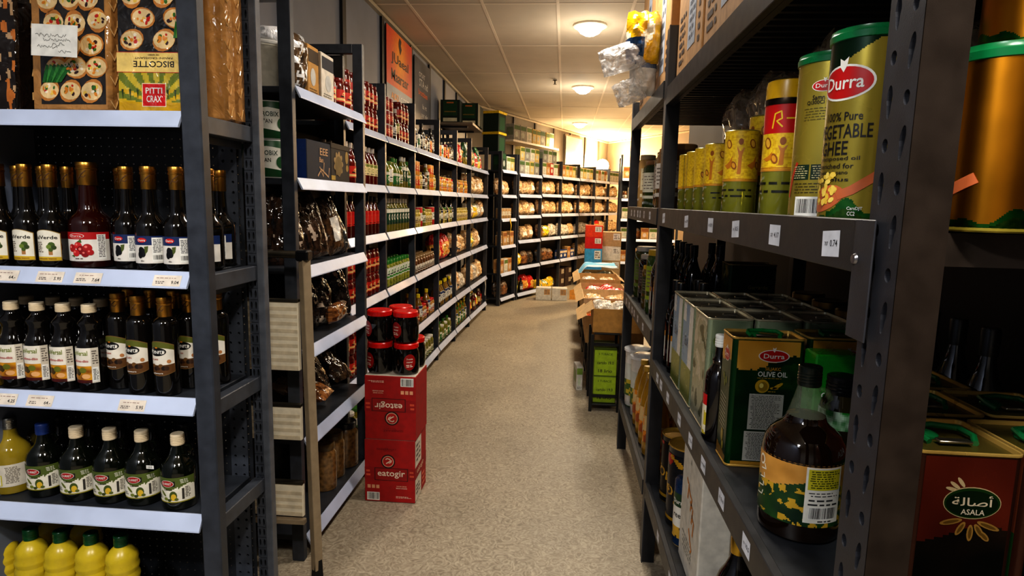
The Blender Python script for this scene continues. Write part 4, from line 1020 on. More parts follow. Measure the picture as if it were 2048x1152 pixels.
# top shelf
def b_bucket():
    b=M().lathe([(0,0),(.088,0),(.095,.01),(.102,.20),(.106,.205),(.106,.215),(.10,.22)],28,C(214,206,188),'gloss')
    l=M(); l.lathe([(.108,.212),(.11,.216),(.11,.226),(.10,.232),(0,.232)],28,C(226,222,214),'gloss')
    w=bag_mesh(.23,.09,.2,3,C(235,235,238),'wrap',12,8,crimp=False); w.v=[(v[0],v[1],v[2]+.215) for v in w.v]
    return make('bucket',[('pail',b),('lid',l),('plastic_wrap',w)])
zz=zA[0]; put('bucket',b_bucket,(xat(527,2.50,2.0),2.50,zz),0,'white pail with plastic-wrapped lid on the top shelf behind the near post','bucket',scale=.84)
put('woodbox',lambda:make('carton_box',[('carton',M().box(-.1,.1,0,.2,0,.30,C(120,84,40),'card',b=.003)),('lid',M().box(-.103,.103,-.003,.203,.20,.305,C(190,150,80),'card',b=.003).box(-.04,-.01,-.006,-.003,.24,.27,C(70,50,30),'card'))]),(-1.24,2.86,zz),face_aisle(.05),'brown carton rising behind the cellophane packs on the top shelf','box')
put('cellA',lambda:make('cellophane_pack',[('wrapped_contents',bag_mesh(.13,.22,.08,5,lambda u,v:C(236,236,236) if nz(u,v,7,3)>.12 else mixc(C(110,84,56),C(60,50,44),.5+nz(u,v,14)),'wrap',16,18))]),(-1.085,2.45,zz),face_aisle(-.2),'crinkled cellophane pack next to the shelving post, top shelf','packet')
put('brownbox',lambda:make('carton_box',box_parts(.11,.2,.12,C(176,130,66),C(60,44,26),3)),A_(628,.02,zz),face_aisle(),'narrow brown printed carton on the top shelf','box')
put('navybox',lambda:make('carton_box',box_parts(.14,.195,.12,C(205,196,180),C(30,34,46),5)),(-1.045,2.705,zz),face_aisle(),'navy and cream printed pack on the top shelf','packet')
for i,(xx,yy) in enumerate(((-1.10,2.84),(-1.09,2.93),(-1.09,3.02),(-1.18,2.99))): put(('jar_red',True),lambda:make('sauce_jar',jar_parts(.14,.037,C(84,14,8),C(110,20,14),(C(190,40,26),C(230,190,120))),True),(xx,yy,zz),face_aisle(),'dark red jar behind the flat tray on the top shelf','jar','red jars on the top shelf of the first bay')
# second shelf
zz=zA[1]
def b_wcan():
    h,r=.145,.075; b=M().lathe([(0,0),(r*.97,0),(r,.004),(r,h-.004),(r*.97,h),(r*.93,h-.004),(0,h-.004)],28,lambda z:C(170,170,165) if z>h-.006 or z<.005 else C(20,70,34),'satin')
    a=Art(cyl(r),du=.01,mat='satin'); a.bg(-.12,.03,.12,.11,C(226,224,212),res=.02,z=.0006,top=lambda t:.12-.03*abs(t-.5),bot=lambda t:.055-.035*t)
    a.txt('ROBIX',.01,.095,.018,C(40,60,50),w=.06); a.txt('"AN',0,.068,.016,INK,w=.03); a.poly([(-.05,.115),(-.03,.118),(-.038,.08)],C(30,90,40),z=.0012); a.ell(.05,.06,.016,.022,C(30,80,40),z=.0012)
    return make('food_tin',[('can_body',b),('label',a.m)])
for k,(x,y,s_) in enumerate(((545,2.40,0),(545,2.40,1),(506,2.56,0),(506,2.56,1))):
    put('wcan',b_wcan,(xat(x,y,zz),y,zz+s_*.146),R(12+6*k),['lower','upper','rear lower','rear upper'][k]+' green and white tin of the stack left of the shelving post','can')
put('bluebox',lambda:make('carton_box',[('carton',M().box(-.13,.13,0,.20,0,.165,C(24,30,44),'card',b=.003)),
    ('print',(lambda a,b_:(a.txt('EEE',.05,.125,.03,C(190,150,110),w=.09),a.txt('Ban',.02,.09,.022,C(190,150,110)),a.line([(-.02,.02),(.02,.05),(.10,.02),(.11,.06)],.008,C(190,150,110)),a.line([(.0,.06),(.04,.02),(.05,.08)],.007,C(190,150,110)),b_.rect(-.098,.002,.098,.163,C(16,50,120),z=.001),b_.txt('KICO',0,.08,.05,C(120,140,180),w=.08,rot=PI/2,z=.0018),a.m.ext(b_.m))[-1])(Art(plane(0,0,0),mat='card',du=1),Art(plane(-.13,.10,0,(0,-1,0),(0,0,1),(-1,0,0)),mat='card',du=1)))]),(-1.055,2.615,zz),face_aisle(),'dark carton with blue side and gold letters, second shelf','box')
put('blackbox',lambda:make('carton_box',[('carton',M().box(-.12,.12,0,.18,0,.17,C(34,28,24),'card',b=.003)),
    ('print',(lambda a:([a.ell(-.03+.036*math.cos(t),.085+.036*math.sin(t)*.9,.026,.015,C(150,124,80),z=.001+.0001*k,rot=t,n=12,rings=1) for k,t in enumerate([i*2*PI/9 for i in range(9)])],a.ell(-.03,.075,.045,.045,C(110,90,50),z=.0022,n=18,rings=1),a.ell(.08,.12,.02,.03,C(150,120,60),z=.001,rings=1),a.ell(.085,.07,.018,.016,C(150,120,60),z=.001,rings=1),a.rect(-.12,.01,-.07,.03,C(170,140,60)),a.m)[-1])(Art(plane(0,0,0),mat='card',du=1))),('lid',M().box(-.122,.122,-.002,.182,.15,.175,C(50,40,28),'card',b=.002))]),(-1.055,2.87,zz),face_aisle(),'black carton with gold flower drawing, second shelf','box')
for i,(xx,yy) in enumerate(((-1.08,3.045),(-1.165,3.045),(-1.25,3.04))): put(('jar_red',True),None,(xx,yy,zz),face_aisle(),'dark red jar at the right end of the second shelf','jar','red jars on the second shelf of the first bay')
# third and lower shelves: cellophane bags
def clearbag(seed,w=.17,h=.27,t=.07,c0=C(70,48,34),c1=C(20,15,12)):
    def cf(u,v):
        n=nz(u*2,v*4,2,seed); return C(190,170,150) if n>.42 else mixc(c0,c1,max(0,min(1,.5+nz(u,v,11,seed))))
    return lambda:make('cellophane_bag',[('bag',bag_mesh(w,h,t,seed,cf,'wrap',18,24,crimp=False))])
zz=zA[2]
put('cb1',clearbag(11,.12,.30),(xat(548,2.42,zz+.1),2.42,zz),.3,'dark cellophane bag left of the post above the ladder','bag',tilt=(R(-6),0))
put('cb2',clearbag(12,.12,.27),A_(598,.09,zz),face_aisle(.2),'dark cellophane bag just right of the post on the third shelf','bag',tilt=(R(-10),0))
put('cb3',clearbag(13,.17,.30),A_(636,.07,zz),face_aisle(-.35),'large oval cellophane bag leaning on the third shelf','bag',tilt=(R(-14),R(-8)))
put('cb4',lambda:make('cellophane_bag',[('bag',bag_mesh(.15,.28,.07,14,lambda u,v:C(225,220,210) if (.3<u<.7 and .2<v<.62) else mixc(C(96,66,40),C(30,22,18),max(0,min(1,.5+nz(u,v,11,4)))),'wrap',18,24,crimp=False))]),A_(675,.07,zz),face_aisle(-.2),'cellophane bag with a white paper label on the third shelf','bag',tilt=(R(-12),R(-10)))
put('cb5',clearbag(15,.12,.22,.05,C(60,60,60),C(30,30,30)),A_(700,.07,zz),face_aisle(-.1),'small clear bag at the right end of the third shelf','bag',tilt=(R(-16),R(-14)))
zz=zA[3]
for i,(px,d,sd,tl) in enumerate(((620,.12,21,(-10,0)),(650,.10,22,(-14,6)),(690,.20,23,(-6,-4)),(699,.08,24,(-12,-6)))):
    put('cc%d'%i,clearbag(sd,.14,.24 if i<3 else .26,.08,C(40,30,24),C(10,8,8)),A_(px,d,zz),face_aisle(-.2),['dark cellophane bag partly behind the ladder on the fourth shelf','black cellophane bag in the middle of the fourth shelf','black cellophane bag beside the tall glossy one on the fourth shelf','tall glossy dark bag at the right end of the fourth shelf'][i],'bag',tilt=(R(tl[0]),R(tl[1])))
put('loaf',lambda:make('cellophane_bag',[('bag',bag_mesh(.09,.2,.06,31,bagcol('nuts',3),'wrap',14,18,crimp=False))]),A_(657,.03,zz+.03),face_aisle(),'small bag of brown nuts lying at the front of the fourth shelf','bag',tilt=(0,R(90)))
zz=zA[4]
for i,(px,d,sd,rt_,tl,col) in enumerate(((655,.12,41,.2,(-25,0),('dark')),(690,.08,42,-.2,(-50,0),('dark')),(660,.02,43,.1,(-78,0),('nuts')))):
    put('cd%d'%i,(lambda sd,col:lambda:make('cellophane_bag',[('bag',bag_mesh(.17,.26,.07,sd,bagcol(col,sd),'wrap',16,20,crimp=False))]))(sd,col),A_(px,d+(.0 if i<2 else .0),zz+.012*i+(.03 if tl[0]<-40 else 0)),face_aisle(rt_),['dark bag standing on the fifth shelf beside the ladder rail','glossy brown bag slumped on the fifth shelf','gold and brown bag lying at the front of the fifth shelf'][i],'bag',tilt=(R(tl[0]),0))
zz=zA[5]
def bigjar(): return make('preserve_jar',jar_parts(.24,.068,C(90,64,34),C(28,30,34),None,seg=24))
def bigjar2(): return make('preserve_jar',jar_parts(.23,.058,C(110,80,44),C(90,70,40),None,seg=24))
put('bigjar',bigjar,(-1.12,3.05,zz),0,'large jar of brown preserves with black lid on the lowest shelf','jar')
for i,(xx,yy) in enumerate(((-1.135,2.915),(-1.125,2.775),(-1.27,3.0))): put('bigjar2',bigjar2,(xx,yy,zz),0,'large brown preserve jar with gold lid on the lowest shelf of the first bay','jar','brown preserve jars on the lowest shelf')

# ================================================================== step ladder
lx0,lx1=-1.36,-.945
lad=thing('step_ladder','folded beige aluminium step ladder with striped treads leaning by the shelves','ladder',(-1.15,2.19,0))
AL=C(158,140,114); ox=-1.15; oy=2.19
def bar(m,a,b,w,t,col,mat='satin'):
    a=Vector(a);b=Vector(b);d=b-a; q=d.to_track_quat('Z','Y').to_matrix().to_4x4(); m.box(-w/2,w/2,-t/2,t/2,0,d.length,col,mat,b=.002,T=Matrix.Translation(a)@q); return m
Lc=lambda x,y,z:(x-ox,y-oy,z)
for k,(xb,xt) in enumerate(((-.918,-.948),(-1.40,-1.37))):
    s_=bar(M(),Lc(xb,2.17,.06),Lc(xt,2.19,1.28),.034,.03,AL); s_=s_.build('side_rail',lad); KIDS[s_.name]=[]
    f=M(); f.lathe([(.024,0),(.026,.004),(.020,.10),(0,.10)],4,C(18,18,19),'matte',cx=xb-ox,cy=2.17-oy); f.build('rubber_foot',s_)
    c=M().box(xt-ox-.026,xt-ox+.022,-.024,.026,1.268,1.308,C(20,20,22),'gloss',b=.006); c.build('corner_cap',s_)
    bar(M(),Lc(xb-.03 if k==0 else xb+.03,2.215,.09),Lc(xt-.02 if k==0 else xt+.02,2.215,1.24),.018,.02,C(40,38,38)).build('rear_leg',lad)
t=M(); t.tube([Lc(-1.36,2.19,1.292),Lc(-.97,2.19,1.290)],.014,12,C(170,158,136),'metal'); t.build('handle_bar',lad)
def tread(z0,z1,x0=-1.345,x1=-.972):
    def cf(u,v):
        k=int(v*((z1-z0)/.028)); return mixc(C(250,240,216),C(176,158,128),.8) if k%2 else C(214,198,166)
    m=M(); y0=2.178-oy; m.box(x0-ox,x1-ox,y0,y0+.02,z0,z1,C(248,236,210),'satin',b=.003)
    n=int((z1-z0)/.028)
    for i in range(n): m.box(x0-ox+.004,x1-ox-.004,y0-.001,y0+.001,z0+.006+i*.028,z0+.006+i*.028+.013,C(222,206,176),'matte')
    m.box(x0-ox,x1-ox,y0-.004,y0+.02,z1-.004,z1+.006,C(200,190,170),'metal'); return m
tread(.852,1.118).build('platform',lad); tread(.578,.715).build('tread',lad); tread(.268,.405).build('tread',lad)
bar(M(),Lc(-1.35,2.18,.245),Lc(-.965,2.18,.25),.024,.02,AL).build('cross_bar',lad)

# ================================================================== red cartons and red lidded jars
def b_redcarton():
    w,h,d=.254,.322,.242; RED=C(164,18,14)
    b=M().box(-w/2,w/2,0,d,0,h,RED,'card',b=.002); 
    a=Art(plane(0,0,0),mat='card',du=1)
    a.rect(-w/2,.118,w/2,.180,C(150,14,14),z=.0008); a.rect(-.077,.112,.092,.178,C(60,12,10),z=.0012); a.rect(-.073,.115,.088,.175,C(150,18,14),z=.0015)
    for x in (-.12,.10): a.lines(x,.13,x+.025,.17,2,C(210,80,50),z=.0013)
    a.txt('eatogir',.008,.146,.040,C(235,214,190),z=.002,w=.138)
    a.ell(-.008,.212,.036,.036,C(50,10,10),z=.001,n=28,rings=1); a.ell(-.008,.212,.029,.029,C(226,180,150),z=.0013,n=28,rings=1); a.ell(-.008,.212,.026,.026,C(180,30,22),z=.0016,n=28,rings=1)
    a.line([(-.020,.222),(-.012,.228),(.002,.224),(.004,.216),(-.010,.206),(-.018,.202)],.005,C(235,214,190),z=.002); a.line([(-.004,.204),(.006,.208),(.010,.220)],.004,C(235,214,190),z=.002)
    a.txt('ISDNIERAIAT',-.015,.275,.010,C(110,10,10),w=.10); a.lines(-.03,.262,.03,.268,1,C(130,14,12))
    a.bars(-w/2+.014,.012,-w/2+.072,.046,z=.0014,frame=.003,n=22); 
    for k in range(3): a.rect(-w/2+.014+.022*k,.070,-w/2+.030+.022*k,.088,C(226,160,120),z=.0013)
    a.txt('NOIII SINIS',.060,.085,.006,C(235,180,150),w=.05); a.txt('MIADIO UOUAOD',.060,.075,.006,C(235,200,180),w=.055); a.lines(.03,.022,.11,.034,2,C(235,190,170))
    s_=Art(plane(w/2,0,0,(0,1,0),(0,0,1),(1,0,0)),mat='card',du=1)
    s_.rect(.004,.004,.13,.118,C(222,212,196),z=.0008); s_.rect(.004,.180,.13,.318,C(222,212,196),z=.0008); s_.rect(0,.118,d,.180,C(150,14,14),z=.0008)
    s_.txt('eatogir',.11,.148,.034,C(235,190,160),z=.0014,w=.14); s_.lines(.02,.03,.11,.09,3,C(90,80,76),z=.0014); s_.lines(.02,.2,.11,.3,4,C(110,100,96),z=.0014); s_.lines(.15,.02,.23,.10,3,C(226,120,90),z=.0014)
    a.m.ext(s_.m)
    tt=Art(plane(0,0,h,(1,0,0),(0,1,0),(0,0,1)),mat='card',du=1); tt.rect(-w/2+.003,.003,w/2-.003,d-.003,C(204,192,176),z=.0008); tt.line([(-w/2,d/2),(w/2,d/2)],.002,C(120,110,100),z=.0012)
    bb=Art(plane(0,0,0,(1,0,0),(0,1,0),(0,0,-1)),mat='card',du=1); bb.rect(-w/2+.003,.003,w/2-.003,d-.003,C(204,192,176),z=.0008)
    a.m.ext(tt.m); a.m.ext(bb.m)
    return make('carton_box',[('carton',b),('print',a.m)])
CX,CY=-.821,2.845
put('redc',b_redcarton,(CX,CY,.002),0,'red printed carton standing on the floor, bottom of the stack','box')
o=put('redc',b_redcarton,(CX+.004,CY,.325+.324),0,'upside-down red printed carton on top of the stack','box',tilt=(0,PI)); 
zt=.651
def b_redjar():
    h,r=.155,.064; P=[(0,0),(r*.8,0),(r*.95,.008),(r,.025),(r,.085),(r*.96,.112),(r*.86,.128),(r*.84,.133)]
    b=M().lathe(P,32,C(12,8,7),'bottleglass'); l=M().lathe([(r*.92,.128),(r*.95,.130),(r*.95,.150),(r*.88,.155),(r*.6,.153),(0,.153)],32,C(206,20,16),'gloss')
    a=Art(cyl(r),du=.006,mat='satin'); a.ell(-.012,.066,.030,.040,C(150,16,14),z=.0008,n=26,rings=4); a.txt('3 sueme',-.012,.082,.008,C(236,220,200),w=.03,z=.0016); a.txt('meour',-.012,.066,.007,C(236,220,200),w=.03,z=.0016); a.lines(-.03,.040,.006,.056,2,C(236,220,200),z=.0016)
    return make('preserve_jar',[('jar_body',b),('lid',l),('label',a.m)])
for i,(px,y,lv,rot,lab) in enumerate(((776,2.925,0,-.5,'lower left dark jar with red lid on the red cartons'),(833,2.922,0,.7,'lower right dark jar with red lid on the red cartons'),(790,3.056,0,0,'lower rear dark jar with red lid on the red cartons'),(846,3.056,0,.3,'lower rear right dark jar with red lid on the red cartons'),(776,2.93,1,-.6,'upper left dark jar with red lid on the jar pyramid'),(817,2.925,1,-.35,'upper right dark jar with red lid, nearest in the jar pyramid'),(808,3.06,1,.1,'upper rear dark jar with red lid on the jar pyramid'))):
    xx={0:-.888,1:-.756,2:-.888,3:-.756,4:-.892,5:-.760,6:-.82}[i]
    put('redjar',b_redjar,(xx,y,zt+lv*.156),rot,lab,'jar','dark jars with red lids on the cartons')

# ================================================================== high shelves and boxes in the left corner
g=thing('wall_shelf','short pale shelf high in the left corner holding dark green cartons','shelf',(-1.6,7.65,2.45))
M().box(0,.45,0,.9,-.03,0,C(120,108,92),'satin',b=.003).build('board',g)
for y in (.15,.7): M().box(0,.03,y,y+.03,-.25,-.03,C(40,38,36),'satin').box(0,.36,y,y+.03,-.05,-.03,C(40,38,36),'satin').build('bracket',g)
def gcarton(w=.24,h=.27,d=.22):
    b=M().box(-w/2,w/2,0,d,0,h,C(12,30,18),'card',b=.003); a=Art(plane(0,0,0),mat='card',du=1)
    a.rect(-w*.36,h*.3,w*.36,h*.95,C(18,60,30)); a.rect(-w*.36,h*.04,w*.36,h*.2,C(214,208,180),z=.0013); a.rect(-w*.18,h*.84,w*.18,h*.9,C(190,110,50),z=.0015); a.rect(-w*.3,h*.45,w*.3,h*.5,C(120,100,40),z=.0015)
    return make('carton_box',[('carton',b),('print',a.m)],True)
for i,(x,y) in enumerate(((-1.44,7.70),(-1.27,7.95),(-1.27,8.22))):
    put('gcarton',gcarton,(x+(.02 if i else 0),y,2.452),[0,0,0][i],['left dark green carton on the short high shelf','middle dark green carton on the short high shelf','rear dark green carton on the short high shelf'][i],'box')
d=(PB-PA).normalized(); n=Vector((d.y,-d.x)); angW=math.atan2(d.y,d.x)
def W2(s,off,z): q=PA+d*s+n*off; return Vector((q.x,q.y,z))
g=thing('wall_shelf','long white shelf high on the far wall loaded with cartons','shelf',W2(.95,.35,2.56),angW)
M().box(0,1.95,0,.345,-.035,0,C(226,214,196),'satin',b=.003).build('board',g)
for x in (.2,1.7): M().box(x,x+.03,.30,.34,-.25,-.03,C(60,54,48),'satin').build('bracket',g)
xx=.08
for i,(k,w) in enumerate((('box_grey',.17),('box_grey',.17),('box_white',.15),('box_food',.14),('box_food',.14),('box_grey',.17),('box_food',.14),('box_white',.15),('box_white',.15),('box_white',.15),('box_tan',.13))):
    fn=CAT[k][0]; put((k,'hi'),lambda:fn(True),W2(.95+xx+w/2,.33,2.561),angW,CAT[k][5]+' in the row on the long high white shelf','box','cartons on the long white shelf',scale=1.35 if k!='box_food' else (1.1,1.1,1.3)); xx+=w*(1.35 if k!='box_food' else 1.1)+.018
    if xx>1.75: break
# second layer above the top shelf of the far bays: cartons stacked on cartons
for i,fr in enumerate(FD[:2]):
    fill(fr,0,[['box_food','box_grey','box_white'],['box_grey','box_white']][i],'%s far bay, upper layer'%o6[i],rows=1,zoff=.2015,x0=.05,x1=fr.w-.05)
def ycrate():
    b=M().box(-.13,.13,0,.24,0,.25,C(14,34,20),'card',b=.003); a=Art(plane(0,0,0),mat='card',du=1); a.rect(-.09,.03,.09,.21,C(24,70,36)); 
    return make('crate',[('body',b),('print',a.m),('yellow_lid',M().box(-.145,.145,-.012,.252,.25,.285,C(222,184,30),'gloss',b=.004))],True)
for k,z in enumerate((1.95+.2,1.95+.2+.287)):
    put('ycrate',ycrate,FC.P(.15,.07,z-.0035+(.04 if k==0 else .04)),FC.ang,['lower','upper'][k]+' dark green crate with yellow lid stacked above the corner bay','crate')
# ================================================================== right racks: goods
def rz(i,r=1): return (RZ if r==1 else RZ2)[i]-.0115
GHEE=C(176,158,60)
def ghee_art(a,r,h,gold=False):
    W=PI*r*.998
    def f(u,v):
        t=v/h
        e=.80+.9*max(0,(u+.055))*(1.2)-.0  # dark swoop
        if u>-.075 and u<.10 and t>min(.93,.74+2.2*max(0,(u+.05))): return C(14,42,22)
        hill=.055+.035*math.sin(u*60+1)+.02*math.sin(u*140)
        if t<hill*.6+.02: return mixc(C(60,96,30),C(30,70,24),.5+nz(u,v,200))
        if t<hill+.03 and u>-.02: return mixc(C(20,84,34),C(44,110,40),.5+nz(u,v,80))
        if gold: return mixc(C(226,150,36),C(176,104,20),max(0,min(1,.5+.9*nz(u*14,v,1,3))))
        return mixc(C(186,166,66),C(146,128,44),max(0,min(1,.5+.9*nz(u*14,v,1,3))))
    a.bg(-W,.004,W,h-.016,f,res=.002,z=.0006,mat='metal' if gold else 'tin')
    durra_oval(a,-.010,h*.725,.041,.0225,z=.0012)
    a.txt('100% Pure',-.006,h*.555,.0125,INK,w=.056); a.txt('VEGETABLE',-.008,h*.480,.0205,INK,w=.088); a.txt('GHEE',-.018,h*.395,.0205,INK,w=.048)
    for i,t in enumerate(('composed oil','enriched for','cooking & pano','margolus')): a.txt(t,-.010-.004*i,h*(.340-.036*i),.0075,INK,w=.066-.006*(i%3))
    # spoon with grains
    sp=C(196,104,60); a.line([(-.004,h*.15),(.016,h*.18),(.040,h*.24),(.062,h*.295)],.013,sp,z=.0019); a.ell(-.026,h*.135,.034,.018,sp,z=.0014,rot=.35,rings=4)
    rn=random.Random(3)
    for i in range(34): a.ell(-.028+rn.uniform(-.024,.022),h*.150+rn.uniform(-.010,.032),.0055,.0036,mixc(C(246,220,110),C(220,180,50),rn.random()),z=.0018+.00004*i,n=7,rings=1,rot=rn.random()*3)
    a.txt('CarsDJT',.022,h*.085,.006,WHT,w=.02); a.txt('CC2',.018,h*.06,.006,WHT,w=.01)
    # side panel
    o=-.120
    durra_oval(a,o+.012,h*.80,.019,.0085); a.txt('Samn Asli',o+.012,h*.735,.008,INK,w=.036); a.txt('QI300CI 2551',o+.008,h*.705,.0075,INK,w=.046); a.lines(o-.020,h*.60,o+.030,h*.68,5,C(90,80,30),h=.3)
    a.rect(o-.034,h*.255,o-.002,h*.345,C(20,44,26)); a.rect(o+.001,h*.255,o+.033,h*.345,C(20,44,26)); a.lines(o-.032,h*.26,o-.004,h*.34,6,C(200,190,140),z=.0016,h=.4); a.lines(o+.003,h*.26,o+.031,h*.34,6,C(200,190,140),z=.0016,h=.4)
    a.lines(o-.03,h*.17,o+.03,h*.24,4,C(70,60,20),z=.0014,h=.35); a.bars(o-.020,h*.055,o+.026,h*.14,z=.0016,frame=.004,n=30)
    a.line([(o-.045,h*.15),(o-.036,h*.28),(o-.026,h*.36)],.006,C(190,60,30),z=.0015)
def b_ghee(r=.053,h=.285,gold=False):
    def f():
        b=M().lathe([(0,0),(r*.98,0),(r+.0008,.002),(r+.0008,.005),(r,.006),(r,h-.014),(r+.001,h-.012)],48,GHEE,'tin')
        l=M().lathe([(r+.0005,h-.018),(r+.003,h-.017),(r+.0035,h-.008),(r+.002,h-.006),(r+.0015,h-.001),(r-.002,h),(r-.004,h-.006),(0,h-.006)],48,C(10,110,60),'gloss')
        a=Art(cyl(r),du=.004,mat='satin'); ghee_art(a,r,h,gold); return make('ghee_tin',[('can_body',b),('lid',l),('printed_label',a.m)])
    return f
z1=rz(1); 
put('ghee',b_ghee(),(.447,1.0,z1),R(-50),'tallest green-lidded ghee tin beside the perforated post','tin')
o=put('ghee',None,(.449,1.135,z1),R(84),'green-lidded ghee tin turned to show its barcode, left of the tallest one','tin'); o.scale=(1,1,.985)
put('ghee2',b_ghee(.056,.215,True),(.520,.812,z1),R(-112),'golden green-lidded tin right of the black post','tin')
put('ghee2',None,(.650,.86,z1),R(100),'golden tin partly cut off at the right edge, eye-level shelf','tin')
put('ghee2',None,(.560,.830,z1+.2155),R(150),'golden tin stacked on top of the green-lidded one at upper right','tin',scale=(1,1,.90))
put('ghee2',None,(.625,1.02,z1),R(20),'golden tin in shadow behind the post on the eye-level shelf','tin')
put('ghee2',None,(.76,.92,z1),R(90),'dark golden tin at far right behind the others on the eye-level shelf','tin')
# yellow printed oil tins
YEL=C(236,196,36)
def b_yel_can(h=.215,r=.042,cap=False):
    def f():
        hb=h if not cap else h*.86
        b=M().lathe([(0,0),(r*.97,0),(r,.002),(r,hb*.42)],28,C(150,150,50),'oil'); b.lathe([(r,hb*.42),(r,hb-.004),(r+.001,hb-.002),(r*.97,hb),(r*.93,hb-.006),(0,hb-.006)],28,C(190,170,90),'tin')
        a=Art(cyl(r),du=.004,mat='satin'); W=PI*r*.99
        def cf(u,v): return mixc(C(244,206,40),C(214,164,22),max(0,min(1,.35+1.3*nz(u,v,160))))
        a.bg(-W,hb*.42,W,hb*(.985 if not cap else .72),cf,res=.0035,z=.0006); a.rect(-W,hb*.405,W,hb*.425,C(206,140,40),z=.0009); a.rect(-W,hb*.43,W,hb*.436,C(180,90,20),z=.0009)
        if cap: a.rect(-W,hb*.72,W,hb*.985,C(196,20,18),z=.0007); a.line([(-.022,hb*.76),(-.018,hb*.88),(-.006,hb*.90),(-.004,hb*.84),(-.014,hb*.82),(-.002,hb*.77)],.003,YEL,z=.001); a.line([(.004,hb*.84),(.020,hb*.84)],.003,YEL,z=.001); a.line([(.026,hb*.76),(.026,hb*.94)],.003,YEL,z=.001)
        br=C(150,84,24)
        for o in (-.062,.0,.062):
            t=hb*.42; k=(hb*(.72 if cap else .985)-t)
            a.poly([(o-.005,t+k*.12),(o+.004,t+k*.12),(o+.005,t+k*.5),(o+.010,t+k*.66),(o-.008,t+k*.66),(o-.003,t+k*.5)],C(196,120,30),z=.0011)
            a.ell(o+.001,t+k*.78,.006,.008,br,z=.0012,rings=1,n=12); a.ell(o-.014,t+k*.30,.007,.011,br,z=.0012,rings=1,n=12,rot=.4); a.ell(o-.014,t+k*.30,.004,.007,C(226,160,40),z=.0014,rings=1,n=12,rot=.4)
        for o in (.03,-.03):
            t=hb*.42; k=(hb*(.72 if cap else .985)-t); a.ell(o,t+k*.74,.008,.012,br,z=.0012,rings=1,n=12,rot=.3); a.ell(o,t+k*.74,.005,.009,C(236,180,60),z=.0014,rings=1,n=12,rot=.3); a.poly([(o-.012,t+k*.3),(o+.004,t+k*.38),(o+.012,t+k*.5),(o+.010,t+k*.28),(o,t+k*.22)],C(206,124,30),z=.0013)
        a.lines(-.06,hb*.2,.06,hb*.34,2,C(24,24,10),z=.0008,h=.3)
        parts=[('can_body',b),('printed_sleeve',a.m)]
        if cap: parts.append(('yellow_cap',M().lathe([(r+.001,hb-.008),(r+.001,h-.012),(r*.98,h-.002),(r*.9,h),(0,h)],28,C(206,160,20),'gloss').lathe([(r+.002,hb-.01),(r+.0025,hb-.004),(r+.002,hb+.002)],28,C(60,50,40),'metal')))
        return make('oil_tin',parts)
    return f
for i,(px,Y,x,lab) in enumerate(((1471,1.66,None,'largest-looking yellow printed oil tin with clear green lower half'),(1527,1.705,None,'yellow printed oil tin half hidden between the largest-looking and red-banded ones'),(1424,1.90,None,'yellow printed oil tin just left of the largest-looking one'),(1400,2.04,None,'third yellow oil tin from the rack post'),(1379,2.18,None,'second yellow oil tin from the rack post'),(1360,2.31,None,'farthest yellow oil tin beside the rack post'))):
    put('yc',b_yel_can(),(max(xat(px,Y,z1),.448),Y,z1),R(-20+31*i),lab,'tin','yellow printed oil tins in a row',scale={0:1.0,1:1.2}.get(i,.95))
put('ycap',b_yel_can(.275,.042,True),(xat(1558,1.33,z1),1.33,z1),R(-25),'yellow oil tin with red band and yellow cap next to the ghee tins','tin')
# wrapped dark bottles behind
def b_wrapb():
    g=M().lathe(bottle_prof(.27,.034,'slim'),16,C(170,100,36),'oil'); g.lathe([(.018,.215),(.016,.268),(0,.27)],12,C(150,90,30),'gloss')
    w=bag_mesh(.115,.15,.10,8,C(190,170,140),'clearfilm',14,12,crimp=True); w.v=[(v[0],v[1],v[2]+.21) for v in w.v]
    return make('wrapped_bottle',[('bottle_body',g),('cellophane_wrap',w)])
for i,Y in enumerate((1.38,1.52,1.80,1.95,2.10,2.25)):
    put('wrapb',b_wrapb,(.585+.02*(i%2),Y+.02,z1),R(10*i),'amber bottle topped with crumpled cellophane behind the yellow tins','bottle','cellophane-topped bottles behind the yellow tins',scale=1.1)
for i,Y in enumerate((1.35,1.55,1.75,1.95,2.15)):
    put('wrapb',b_wrapb,(.76,Y,z1),R(15*i),'amber bottle topped with cellophane in the back row of the eye-level shelf','bottle','back row of cellophane-topped bottles')

